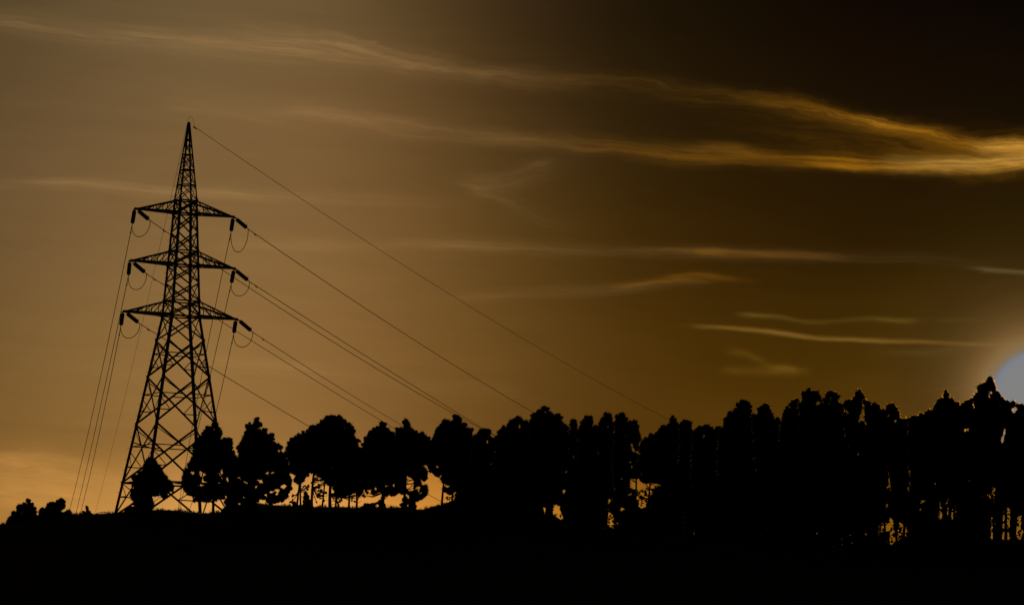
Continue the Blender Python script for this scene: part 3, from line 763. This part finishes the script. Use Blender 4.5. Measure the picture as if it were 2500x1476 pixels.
# places where the sky shows through low between trunks of the right-hand grove
for reg_, pl in [
 ('r7', [[(118,1215),(150,1220),(172,1300),(140,1300)],[(225,1180),(290,1175),(285,1240),(325,1320),(300,1335),(220,1280)],[(312,1035),(335,1015),(355,1030),(330,1065)],[(780,1215),(815,1230),(830,1290),(855,1290),(855,1430),(800,1400),(780,1270)],[(890,1330),(908,1330),(900,1385)],[(925,1215),(980,1220),(930,1240)],
  [(1040,905),(1120,905),(1150,935),(1180,965),(1225,985),(1225,1120),(1190,1200),(1150,1215),(1120,1130),(1100,1010),(1090,965)],[(1245,955),(1300,955),(1365,970),(1300,1010),(1255,1085)],[(1020,1060),(1050,1060),(1030,1095)],[(790,1130),(845,1115),(850,1125),(800,1175)]]),
 ('r9', [[(690,1090),(795,1085),(790,1165),(700,1180)],[(825,1010),(855,1040),(850,1320),(830,1320)],[(910,1130),(940,1075),(1030,1150),(1000,1220),(935,1190),(930,1270),(910,1270)],[(755,1260),(790,1270),(780,1300)],[(1495,790),(1515,800),(1510,1010),(1495,1010)],[(1545,880),(1590,860),(1570,1020),(1545,1040)],[(1410,830),(1422,830),(1422,1025),(1412,1025)],[(1168,915),(1184,915),(1184,965),(1168,965)],[(1170,815),(1240,805),(1240,820),(1175,835)],[(1862,760),(1890,750),(1885,790)],[(1950,740),(1985,750),(1980,785)],
  [(2012,660),(2045,670),(2030,870),(2015,870)],[(2005,1000),(2045,1050),(2030,1280),(2005,1250)],[(2115,860),(2215,900),(2210,1130),(2190,1140),(2120,1130)],[(2135,1180),(2205,1200),(2200,1270),(2135,1260)],[(2295,1010),(2345,990),(2320,1090),(2350,1190),(2330,1270),(2285,1200)]]),
]: OPENINGS += [Z(reg_, q) for q in pl]
# --- left of and around the pylon
pine(1, 'r4', 436, 66, [(65,1420),(75,1320),(120,1260),(150,1235),(190,1210),(215,1150),(240,1140),(265,1165),(280,1110),(310,1095),(320,1070),(345,1065),(360,1100),(390,1115),(400,1150),(430,1175),(435,1250),(470,1280),(480,1420)],
     'small round-topped pine at the far left end of the brow', gaps=[[(250,1240),(275,1245),(260,1255)]], tr=.12, rb=.28)
pine(2, 'r4', 437, 135, [(455,1310),(460,1215),(500,1190),(540,1175),(560,1130),(610,1110),(635,1090),(660,1105),(690,1080),(720,1055),(750,1055),(770,1085),(780,1130),(775,1190),(820,1205),(845,1240),(870,1310)],
     'small lopsided pine left of the steep cables, its tip on its right side', gaps=[[(740,1205),(775,1208),(765,1225),(745,1220)]], tr=.12, rb=.28)
shrub(3, 'r4', 437, [(955,1290),(965,1240),(1000,1220),(1025,1210),(1035,1160),(1055,1155),(1070,1200),(1085,1230),(1105,1290)], 'small bush with one pointed shoot where the steep cables meet the hill', rb=.18)
shrub(4, 'r4', 434, [(1115,1290),(1140,1265),(1180,1245),(1205,1235),(1230,1260),(1235,1290)], 'tiny low bush beside the fallen branch, left of the pylon', rb=.14, rmax=.25)
pine(5, 'r3', 414, 347, [(470,830),(500,840),(540,900),(580,960),(610,1010),(640,1060),(665,1080),(675,1130),(660,1165),(620,1180),(600,1220),(565,1225),(540,1190),(510,1215),(480,1215),(465,1245),(430,1260),(300,1260),(270,1220),(262,1180),(290,1120),(275,1080),(275,1020),(330,980),(370,950),(390,890),(430,850)],
     'short egg-shaped pine standing between the legs of the pylon', tr=.30)
shrub(6, 'r3', 413, [(185,1385),(220,1320),(260,1300),(290,1290),(295,1230),(465,1230),(485,1300),(460,1345),(470,1385)], 'dense bush wrapped round the foot of the egg-shaped pine', gaps=[[(395,1268),(405,1270),(400,1278)]])
EG = [[(262,815),(300,830),(310,860),(280,900),(270,930)],[(325,860),(355,870),(330,890)],[(318,940),(370,970),(340,990),(310,975)],[(280,995),(320,1005),(310,1020),(278,1015)],[(520,850),(570,920),(560,940),(515,870)],[(545,820),(565,810),(555,860)],[(500,975),(535,980),(515,1000)],[(610,910),(660,960),(640,970),(615,950)],[(170,850),(200,845),(225,860),(195,875)],[(120,930),(130,928),(126,940)]]
pine(7, 'r5', 412, 520, [(440,240),(470,235),(500,265),(520,310),(555,345),(545,385),(550,440),(590,415),(625,440),(675,460),(670,500),(675,540),(690,590),(725,632),(745,720),(720,850),(690,1000),(640,1110),(560,1160),(420,1200),(300,1205),(215,1190),(230,1140),(170,1145),(110,1090),(62,950),(100,900),(110,820),(150,740),(190,650),(205,560),(215,480),(240,430),(300,400),(330,350),(370,300),(430,290)],
     'pine overlapping the right legs of the pylon, with an open lower crown', gaps=EG, tr=.16, limbs=26)
FG = [[(1000,1175),(1050,1180),(1060,1210),(1010,1200)],[(1255,1010),(1290,995),(1330,1010),(1290,1050),(1265,1030)],[(1130,1070),(1160,1075),(1150,1100),(1130,1100)],[(1190,1045),(1220,1050),(1200,1065)],[(1195,1105),(1225,1110),(1205,1125)],[(945,1015),(975,1020),(960,1040)],[(1080,870),(1110,840),(1110,870),(1085,885)],[(1140,850),(1180,845),(1150,865)],[(985,940),(1030,950),(1045,980),(1000,965)],[(795,950),(850,965),(830,975)],[(590,1140),(620,1150),(610,1185),(590,1170)],[(735,900),(755,905),(745,918)],[(1060,1110),(1095,1120),(1085,1150),(1070,1130)]]
pine(8, 'r5', 410, 592, [(965,185),(985,190),(1030,265),(1000,310),(1005,365),(1040,325),(1085,335),(1090,400),(1110,405),(1140,375),(1170,390),(1180,460),(1210,505),(1280,530),(1285,570),(1245,600),(1310,615),(1360,740),(1380,840),(1375,1040),(1330,1100),(1310,1180),(1150,1225),(1060,1190),(950,1205),(700,1210),(620,1100),(620,960),(700,800),(740,640),(710,540),(760,500),(800,400),(830,350),(835,290),(870,255),(910,265),(930,235)],
     'pointed pine with a notched top, second tree to the right of the pylon', gaps=FG, tr=.2, limbs=30)
shrub(9, 'r5', 409, [(560,1345),(580,1260),(600,1200),(660,1170),(800,1180),(950,1185),(985,1235),(1020,1310),(1020,1345)], 'dark bush mass on the hump of ground under the notched pine', gaps=[[(570,1250),(590,1245),(580,1270)]])
# --- dome group with bare trunks
pine(10, 'r5', 415, 723, [(1300,560),(1340,500),(1380,430),(1460,385),(1550,355),(1620,320),(1700,330),(1720,600),(1690,880),(1620,870),(1560,900),(1500,960),(1430,960),(1390,870),(1330,700)],
     'left half of the big dome of pines, sloping down leftward', gaps=[[(1375,890),(1400,870),(1435,890),(1400,920)]], extra=[(1400,1130,22),(1410,1200,30),(1570,1040,26),(1590,1010,20),(1550,1010,15)], tr=.12)
pine(11, 'r5', 418, 761, [(1590,330),(1620,290),(1680,275),(1720,255),(1760,205),(1810,170),(1880,150),(1920,180),(1960,165),(1985,160),(2000,195),(2050,220),(2060,300),(2080,600),(2040,1000),(1950,1080),(1850,1000),(1790,930),(1700,890),(1640,700)],
     'tallest pine of the big dome, rounded crown on a bare trunk', gaps=[[(1795,840),(1820,830),(1815,860)],[(1970,830),(1992,835),(1980,850)],[(1862,790),(1890,795),(1870,805)],[(1862,885),(1890,890),(1872,900)]], extra=[(1650,960,24),(1690,925,24),(1740,1060,28),(1700,1120,32),(1780,1000,18),(1725,1000,22),(1690,1200,14),(1760,940,24),(1660,1040,18),(1800,1090,22),(1730,1160,16)], tr=.15)
pine(12, 'r5', 413, 806, [(2040,240),(2060,265),(2100,285),(2145,310),(2155,400),(2160,435),(2200,440),(2215,470),(2200,510),(2215,575),(2260,700),(2270,950),(2300,1030),(2230,1060),(2150,1110),(2050,1140),(1930,1140),(1880,1020),(1960,900),(2000,600)],
     'right shoulder of the big dome of pines, with a stepped edge on the right', extra=[(1960,1210,22),(2260,1130,22),(2300,1090,20),(1985,1180,20),(2120,1150,22)], tr=.20)
pine(13, 'r5', 420, 735, [(1440,600),(1560,560),(1600,700),(1590,880),(1500,930),(1430,860)], 'slim pine inside the dome, second thin trunk from its left edge', tr=.11)
pine(14, 'r5', 421, 786, [(1700,560),(1840,540),(1860,760),(1800,900),(1720,880)], 'slim pine in the middle of the dome with leafy side shoots on its trunk', extra=[(1750,1130,16),(1775,1190,18),(1770,1100,20),(1735,1070,20)], tr=.10)
pine(15, 'r5', 416, 819, [(1880,560),(2010,540),(2040,800),(1990,1000),(1900,1000)], 'slim pine under the dome beside its thickest trunk', extra=[(1930,1150,22),(1890,1120,20),(1950,1260,20)], tr=.11)
pine(16, 'r5', 414, 851, [(2000,620),(2140,600),(2150,900),(2100,1060),(2020,1050)], 'straight thin-trunked pine under the right edge of the dome', tr=.12)
pine(17, 'r5', 411, 870, [(2120,650),(2230,700),(2240,950),(2190,1080),(2120,1060)], 'thin pine with a bare trunk at the right end of the dome', extra=[(2200,1130,18),(2140,1200,14)], tr=.13)
shrub(18, 'r5', 411, [(1380,1275),(1395,1220),(1410,1190),(1440,1210),(1490,1260),(1500,1280)], 'low bush round the first bare trunk of the dome group', rb=.16, rmax=.3)
shrub(19, 'r5', 413, [(1500,1285),(1525,1120),(1545,1080),(1580,1085),(1605,1130),(1640,1285)], 'upright bush between the bare trunks of the dome group', rb=.2)
shrub(20, 'r5', 412, [(1660,1300),(1680,1275),(1710,1285),(1740,1265),(1800,1275),(1830,1285),(1840,1300)], 'strip of low scrub between the thin trunks under the dome', rb=.12, rmax=.22)
shrub(21, 'r5', 411, [(2225,1305),(2240,1240),(2290,1215),(2350,1220),(2385,1255),(2410,1305)], 'low rounded bush right of the dome group with a few bare twigs', rb=.18, rmax=.35)
# --- middle group
pine(22, 'r6', 413, 931, [(90,530),(120,450),(150,400),(185,375),(190,340),(240,285),(300,275),(340,240),(375,245),(385,285),(430,315),(480,345),(520,600),(540,1000),(500,1040),(400,1050),(330,1000),(300,1010),(240,1050),(210,960),(150,1000),(60,1060),(20,950),(60,700)],
     'broad pine just right of the dome, its blunt top leaning right', gaps=[[(250,960),(275,965),(265,1000)],[(360,940),(415,945),(370,960)],[(455,930),(480,925),(470,960)]], extra=[(165,1025,18),(130,1060,16),(350,1080,20)], tr=.22, limbs=20)
pine(23, 'r6', 415, 985, [(480,345),(500,300),(560,270),(580,215),(610,195),(640,215),(665,280),(720,320),(745,345),(790,335),(830,365),(870,400),(900,600),(850,690),(800,750),(860,765),(835,830),(830,900),(820,950),(860,1000),(830,1050),(780,1105),(705,1095),(600,1070),(540,1030),(470,900),(480,600)],
     'pine with a narrow raised tip, left of the bright opening between the trunks', gaps=[[(605,840),(640,850),(690,880),(690,930),(640,900)],[(600,940),(620,900),(690,940),(680,1000),(630,1000)],[(770,870),(815,920),(790,930)],[(720,960),(765,955),(750,1010),(725,1000)],[(600,1040),(640,1060),(610,1080)]], tr=.16, limbs=24)
pine(24, 'r6', 417, 1013, [(640,450),(760,430),(800,700),(760,850),(690,840),(640,700)], 'slimmer trunked pine close behind the left edge of the bright opening', extra=[(730,1000,20),(740,1060,26)], tr=.14)
pine(25, 'r6', 411, 1077, [(900,400),(920,375),(930,310),(960,270),(1000,225),(1040,205),(1110,205),(1135,190),(1150,150),(1190,140),(1225,180),(1245,235),(1285,240),(1305,300),(1340,285),(1355,310),(1370,400),(1380,700),(1300,1000),(1250,1040),(1190,1040),(1150,1000),(1100,1020),(1030,990),(1020,830),(970,835),(890,790),(860,760),(840,600),(870,450)],
     'tall pine on a bare trunk at the right edge of the bright opening', gaps=[[(945,720),(970,730),(955,745)],[(1030,925),(1060,935),(1045,950)],[(1055,950),(1100,945),(1070,975)],[(1280,930),(1300,935),(1285,955)]], tr=.12, limbs=20)
pine(26, 'r6', 409, 1103, [(1060,520),(1200,500),(1220,850),(1150,990),(1060,900)], 'second bare-trunked pine right of the bright opening', extra=[(1080,1090,20),(1170,1060,22)], tr=.13)
shrub(27, 'r6', 410, [(540,1215),(550,1130),(575,1060),(640,1080),(700,1070),(715,1130),(722,1215)], 'dense bush filling the foot of the two trunks left of the bright opening', rb=.2)
shrub(28, 'r6', 410, [(110,1225),(125,1165),(160,1140),(230,1145),(290,1110),(340,1090),(380,1150),(400,1225)], 'dark bush with a ragged top under the blunt pine', rb=.18, rmax=.4)
shrub(29, 'r6', 409, [(840,1235),(880,1210),(930,1190),(960,1160),(1010,1160),(1060,1130),(1110,1120),(1150,1130),(1200,1110),(1260,1100),(1280,1240)], 'low scrub climbing the bank right of the bright opening', rb=.16, rmax=.35)
pine(30, 'r6', 407, 1172, [(1360,380),(1400,365),(1425,340),(1450,310),(1500,300),(1535,320),(1560,380),(1620,420),(1640,700),(1600,1100),(1400,1150),(1300,1080),(1250,1000),(1330,700)],
     'low round-topped pine where two cables vanish together into the trees', gaps=[[(1510,440),(1530,430),(1520,475)],[(1590,965),(1615,970),(1600,1000)]], tr=.16)
pine(31, 'r6', 400, 1255, [(1600,430),(1640,340),(1690,285),(1750,265),(1760,230),(1830,195),(1850,215),(1880,175),(1905,200),(1915,235),(1995,225),(2060,400),(2060,1000),(2000,1200),(1700,1180),(1600,1000)],
     'broad pine with two small knobs on top, left of the tallest middle crown', gaps=[[(1872,265),(1885,260),(1880,300)]], tr=.18)
pine(32, 'r7', 394, 1335, [(-30,270),(0,210),(40,190),(80,170),(115,140),(150,135),(170,160),(220,200),(235,220),(250,200),(290,205),(315,245),(330,300),(360,320),(390,390),(420,700),(400,1000),(330,1110),(150,1180),(20,1150),(-40,700)],
     'large round-headed pine, highest crown in the middle of the row', gaps=[[(310,1040),(330,1015),(355,1030),(330,1065)],[(280,1080),(305,1095),(285,1105)],[(120,1075),(145,1070),(130,1095)]], tr=.19)
pine(33, 'r7', 392, 1402, [(380,420),(395,385),(415,330),(420,275),(445,265),(465,305),(475,370),(500,600),(500,1000),(430,1090),(380,800)], 'narrow finger-like pine right of the large round-headed pine', tr=.12)
pine(34, 'r7', 389, 1436, [(470,400),(510,310),(555,275),(575,235),(605,240),(620,270),(645,285),(655,330),(700,330),(720,700),(700,1100),(560,1150),(480,1000)], 'pine with a stubby square tip between the narrow one and the twin tops', tr=.15)
pine(35, 'r7', 385, 1482, [(690,350),(700,320),(715,270),(740,235),(770,230),(785,200),(810,205),(835,250),(840,290),(870,300),(880,700),(850,1080),(790,1110),(700,1080)], 'left one of the twin-topped pines of equal height', tr=.14)
pine(36, 'r7', 382, 1503, [(865,310),(880,235),(920,235),(940,205),(960,210),(970,240),(1010,260),(1020,330),(1040,700),(1000,1080),(900,1150),(850,900)], 'right one of the twin-topped pines of equal height', tr=.14)
pine(37, 'r7', 378, 1545, [(1010,340),(1060,310),(1075,290),(1100,300),(1115,370),(1130,420),(1130,480),(1110,540),(1120,700),(1140,880),(1030,890),(1000,1080),(960,1000),(980,600)],
     'ragged pine left of the deep notch in the tree line', gaps=[[(1040,530),(1065,540),(1060,570),(1040,550)],[(1050,595),(1110,615),(1105,635),(1070,612)],[(1030,710),(1050,725),(1035,735)],[(1005,430),(1020,435),(1010,445)],[(1070,395),(1085,400),(1075,410)],[(1045,775),(1060,785),(1050,795)]], extra=[(1020,1000,22),(1010,1130,30)], tr=.12)
S_G = [[(1125,850),(1145,830),(1165,860),(1140,885)]]
pine(38, 'r7', 374, 1585, [(1130,560),(1140,520),(1160,490),(1220,460),(1240,435),(1300,425),(1330,370),(1370,340),(1410,330),(1450,300),(1470,245),(1515,245),(1530,310),(1580,335),(1600,700),(1560,1150),(1400,1200),(1370,1000),(1330,935),(1250,945),(1210,935),(1150,915),(1120,800)],
     'wide pine right of the deep notch, stepping up to a flat-topped knob', gaps=S_G, extra=[(1170,1035,16),(1160,1100,22),(1110,1050,20),(1300,1000,14),(1280,1100,20)], tr=.11)
pine(39, 'r7', 368, 1682, [(1560,350),(1590,300),(1640,265),(1670,280),(1690,310),(1700,380),(1720,700),(1700,1150),(1580,1200),(1540,800)], 'bullet-shaped pine beside the flat-topped knob', tr=.14)
pine(40, 'r7', 360, 1725, [(1690,420),(1740,375),(1780,375),(1840,320),(1880,345),(1910,380),(1960,360),(2020,360),(2030,800),(2000,1250),(1750,1280),(1680,900)], 'low pine in the dip before the tree line climbs to the right', gaps=[[(1812,440),(1825,450),(1815,470)]], tr=.15)
# --- right group, nearer and taller
pine(41, 'r8', 345, 1812, [(20,480),(40,465),(55,410),(110,345),(150,320),(165,280),(200,255),(220,235),(245,260),(275,285),(285,350),(330,600),(310,1000),(150,1100),(20,1000),(0,700)], 'tall pine with a sloping left shoulder that starts the right-hand group', tr=.2)
pine(42, 'r8', 340, 1872, [(280,370),(325,345),(345,295),(375,290),(390,275),(420,285),(435,340),(455,360),(470,390),(520,400),(540,800),(450,1050),(320,1000)], 'lower pine with two close tips between taller neighbours of the right-hand group', tr=.16)
pine(43, 'r8', 334, 1925, [(505,420),(545,320),(580,290),(600,240),(640,232),(665,280),(690,600),(660,1050),(540,1080),(480,800)], 'pine leaning against the left side of the round high crown', tr=.17)
pine(44, 'r8', 330, 1975, [(655,300),(680,200),(700,175),(740,160),(780,185),(790,190),(805,180),(820,200),(825,240),(860,260),(880,700),(820,1100),(700,1100),(640,700)], 'round high crown with a thin side finger, in the right-hand group', gaps=[[(795,285),(805,265),(830,270),(805,290)]], tr=.19)
pine(45, 'r8', 327, 2032, [(845,270),(880,180),(910,175),(930,200),(945,185),(960,190),(985,270),(1010,300),(1035,340),(1060,700),(1000,1100),(880,1100),(830,700)], 'pine with a forked double tip right of the round high crown', tr=.17)
pine(46, 'r8', 322, 2092, [(1025,360),(1030,290),(1055,265),(1080,235),(1110,225),(1115,185),(1140,170),(1170,190),(1180,240),(1160,290),(1150,330),(1140,390),(1180,440),(1200,700),(1150,1100),(1050,1100),(1010,700)],
     'pine with an egg-shaped tip above a small bright gap', gaps=[[(1150,370),(1185,355),(1190,385),(1145,395)],[(1040,335),(1052,345),(1045,360)],[(1135,410),(1150,420),(1140,435)]], tr=.17)
pine(47, 'r8', 321, 2118, [(1185,345),(1185,260),(1210,240),(1230,280),(1235,330),(1250,420),(1280,700),(1240,1000),(1170,1000),(1160,600),(1200,420)], 'slim short-tipped pine just right of the egg-shaped tip', tr=.13)
pine(48, 'r8', 318, 2165, [(1225,380),(1250,285),(1275,275),(1310,300),(1325,330),(1370,330),(1400,700),(1360,1060),(1260,1080),(1200,700)], 'blunt rounded pine before the last pointed one of the saddle', tr=.10, extra=[(1320,1190,30),(1300,1150,30)])
pine(49, 'r8', 315, 2186, [(1355,340),(1390,285),(1420,310),(1430,335),(1455,350),(1465,410),(1500,425),(1540,410),(1560,700),(1530,1060),(1400,1080),(1350,700)], 'pointed pine at the left rim of the saddle below the sun glow', gaps=[[(1365,365),(1385,370),(1375,378)],[(1425,405),(1440,415),(1430,430)]], extra=[(1480,1160,30),(1500,1120,40),(1540,1130,40)], tr=.10)
pine(50, 'r8', 310, 2252, [(1520,430),(1540,390),(1560,370),(1650,360),(1700,320),(1740,330),(1780,700),(1740,1060),(1600,1060),(1530,800)], 'low flat-topped pine at the bottom of the saddle below the sun glow', tr=.15)
pine(51, 'r8', 305, 2312, [(1690,360),(1730,310),(1750,270),(1780,250),(1820,220),(1835,180),(1860,220),(1875,240),(1920,260),(1950,290),(1990,250),(2050,240),(2080,700),(2040,960),(1850,1000),(1720,900)], 'pine topped by a small spiky crest, left of the peak in front of the sun', tr=.16, rb=.18, extra=[(1800,1060,50),(1880,1090,40),(1960,1060,60)])
pine(52, 'r8', 300, 2437, [(2020,262),(2060,208),(2090,168),(2130,130),(2160,122),(2186,88),(2202,115),(2222,165),(2260,222),(2320,284),(2340,600),(2330,900),(2240,920),(2190,1000),(2050,980)], 'steep pointed pine silhouetted against the sun', gaps=[[(2180,180),(2205,190),(2190,195)],[(2175,220),(2190,230),(2180,235)],[(2303,480),(2313,480),(2290,590),(2280,590)]], tr=.19, rb=.13, extra=[(2110,1050,50),(2080,1090,50)])
pine(53, 'r8', 296, 2473, [(2290,260),(2320,270),(2400,290),(2460,300),(2560,300),(2640,360),(2700,480),(2700,760),(2630,920),(2500,1020),(2350,1030),(2260,920),(2290,700)], 'pine cut by the right picture edge, directly under the sun', gaps=[[(2365,315),(2405,320),(2385,350),(2370,340)],[(2303,480),(2313,480),(2290,590),(2280,590)]], tr=.17, rb=.26, extra=[(2300,1085,18),(2410,1100,30)])
# --- undergrowth on the right
shrub(60, 'px', 408, [(1105,1255),(1110,1228),(1150,1205),(1200,1212),(1260,1222),(1322,1232),(1326,1280),(1200,1270)], 'bank of undergrowth below the two cables that vanish together', dens=1.8)
shrub(61, 'px', 390, [(1318,1315),(1318,1225),(1345,1215),(1384,1215),(1384,1323)], 'bush between two glowing gaps under the round-headed pine', rb=.16, rmax=.35, dens=1.8)
shrub(62, 'px', 386, [(1376,1325),(1376,1205),(1420,1195),(1470,1200),(1490,1205),(1490,1330)], 'thick undergrowth between the glowing gaps in the middle of the row', dens=1.8)
shrub(63, 'px', 376, [(1484,1335),(1484,1215),(1530,1195),(1580,1190),(1620,1180),(1680,1180),(1685,1340)], 'undergrowth with a bright opening, below the deep notch in the tree line', dens=1.8)
shrub(64, 'px', 350, [(1672,1350),(1672,1190),(1740,1180),(1800,1175),(1860,1180),(1866,1360)], 'thick undergrowth under the low pine in the dip', dens=1.8)
shrub(65, 'px', 330, [(1858,1370),(1860,1180),(1930,1170),(2010,1170),(2060,1180),(2066,1380)], 'thick undergrowth under the round high crown', dens=1.8)
shrub(66, 'px', 320, [(2058,1385),(2058,1180),(2110,1170),(2150,1190),(2222,1200),(2226,1385)], 'undergrowth round the glowing trunks near the saddle', rb=.2, rmax=.4, dens=1.8)
shrub(67, 'px', 312, [(2214,1385),(2216,1200),(2250,1175),(2290,1180),(2330,1190),(2350,1210),(2352,1380)], 'tall bush right of the glowing trunks near the saddle', dens=1.8)
shrub(68, 'px', 303, [(2338,1380),(2340,1190),(2365,1175),(2400,1180),(2440,1190),(2445,1377)], 'tall bush left of the glowing trunks under the sun', dens=1.8)
shrub(69, 'px', 302, [(2425,1375),(2425,1200),(2470,1190),(2530,1195),(2570,1210),(2570,1375)], 'scrub at the right picture edge under the sun', rb=.2, rmax=.4, dens=1.8)
# further pines standing in the depth of the grove, only part of one black mass
for k, (x0, x1, yt, D_) in enumerate([(1105,1190,1115,418),(1170,1255,1105,414),(1235,1325,1100,408),(1300,1385,1080,402),(1375,1450,1100,396),(1440,1515,1105,392),(1585,1665,1110,380),(1640,1720,1115,372),(1700,1790,1110,362),(1770,1850,1095,352),(1830,1910,1100,346),(1890,1975,1090,340),(1955,2040,1080,336),(2020,2105,1090,330),(2085,2165,1110,326),(2215,2300,1085,318),(2290,2370,1090,312),(2360,2440,1085,306),(2425,2500,1080,304)]):
    w = x1 - x0
    pine(200 + k, 'px', D_, {14: 2149, 15: 2205, 17: 2428, 18: 2456}.get(k, (x0 + x1) / 2), [(x0 + .5*w, yt), (x0 + .66*w, yt+25), (x0 + .85*w, yt+60), (x1, yt+120), (x1 - .05*w, 1265), (x0 + .7*w, 1300), (x0 + .3*w, 1300), (x0 + .04*w, 1265), (x0, yt+120), (x0 + .15*w, yt+60), (x0 + .34*w, yt+25)],
         'pine merged into the solid black mass of the grove, behind the front row', group='pines deep in the grove', tr=.14, limbs=6)

# fallen dry branch on the brow left of the pylon
rs = np.random.RandomState(77)
b = MB(); f0 = np.array(at(255, 1257, 430)); f0[2] = ground_z(f0[0], f0[1])
def tw(pts, r0):
    P = [np.array(at(*Z('r4', [p])[0], 430 + rs.normal(0, .3))) - f0 for p in pts]
    b.tube(P, np.linspace(r0, .012, len(P)), 5)
tw([(1385,1252),(1320,1240),(1270,1228),(1215,1225),(1170,1240),(1120,1265)], .05)
tw([(1330,1242),(1270,1248),(1230,1240),(1180,1248)], .03)
tw([(1290,1230),(1250,1218),(1210,1232)], .025)
tw([(1220,1230),(1160,1242),(1110,1258),(1085,1275)], .03)
tw([(1240,1240),(1180,1262),(1140,1278)], .025)
o = b.build('fallen_branch', M_TWIG); o.location = f0
tag(o, 'bare fallen branch lying on the brow left of the pylon', 'branch')
# bare twiggy bushes on the brow
def twiggy(seed, px0, px1, py, D, h, n, label):
    rs = np.random.RandomState(seed); p = at((px0 + px1) / 2, py, D); f = np.array([p.x, p.y, ground_z(p.x, p.y)])
    b = MB()
    for i in range(n):
        x = rs.uniform(px0, px1); q = np.array(at(x, py, D + rs.normal(0, .4))) - f; q[2] = ground_z(*(q + f)[:2]) - f[2] - .05
        hh = h * rs.uniform(.5, 1.1); d = rs.normal(0, .3, 2) * hh
        e = q + np.array([d[0], d[1], hh]); md = (q + e) / 2 + rs.normal(0, .05, 3)
        b.tube([q, md, e], [.022, .016, .008], 4)
        for _ in range(4):
            t = rs.uniform(.35, .95); s = q + (e - q) * t; b.tube([s, s + np.array([rs.normal(0, .18), rs.normal(0, .18), rs.uniform(.05, .3)])], [.012, .006], 4)
    o = b.build('dry_bush', M_TWIG); o.location = f; tag(o, label, 'bush', 'bare twiggy bushes on the brow')
twiggy(81, 942, 980, 1241, 409, 1.5, 26, 'bare twiggy bush glowing between the trunks left of the bright opening')
twiggy(82, 1098, 1122, 1231, 408, 1.9, 14, 'bare twigs leaning between two trunks right of the bright opening')
twiggy(83, 884, 915, 1238, 412, 1.0, 16, 'bare twigs sticking out of the brow just right of the dome group')
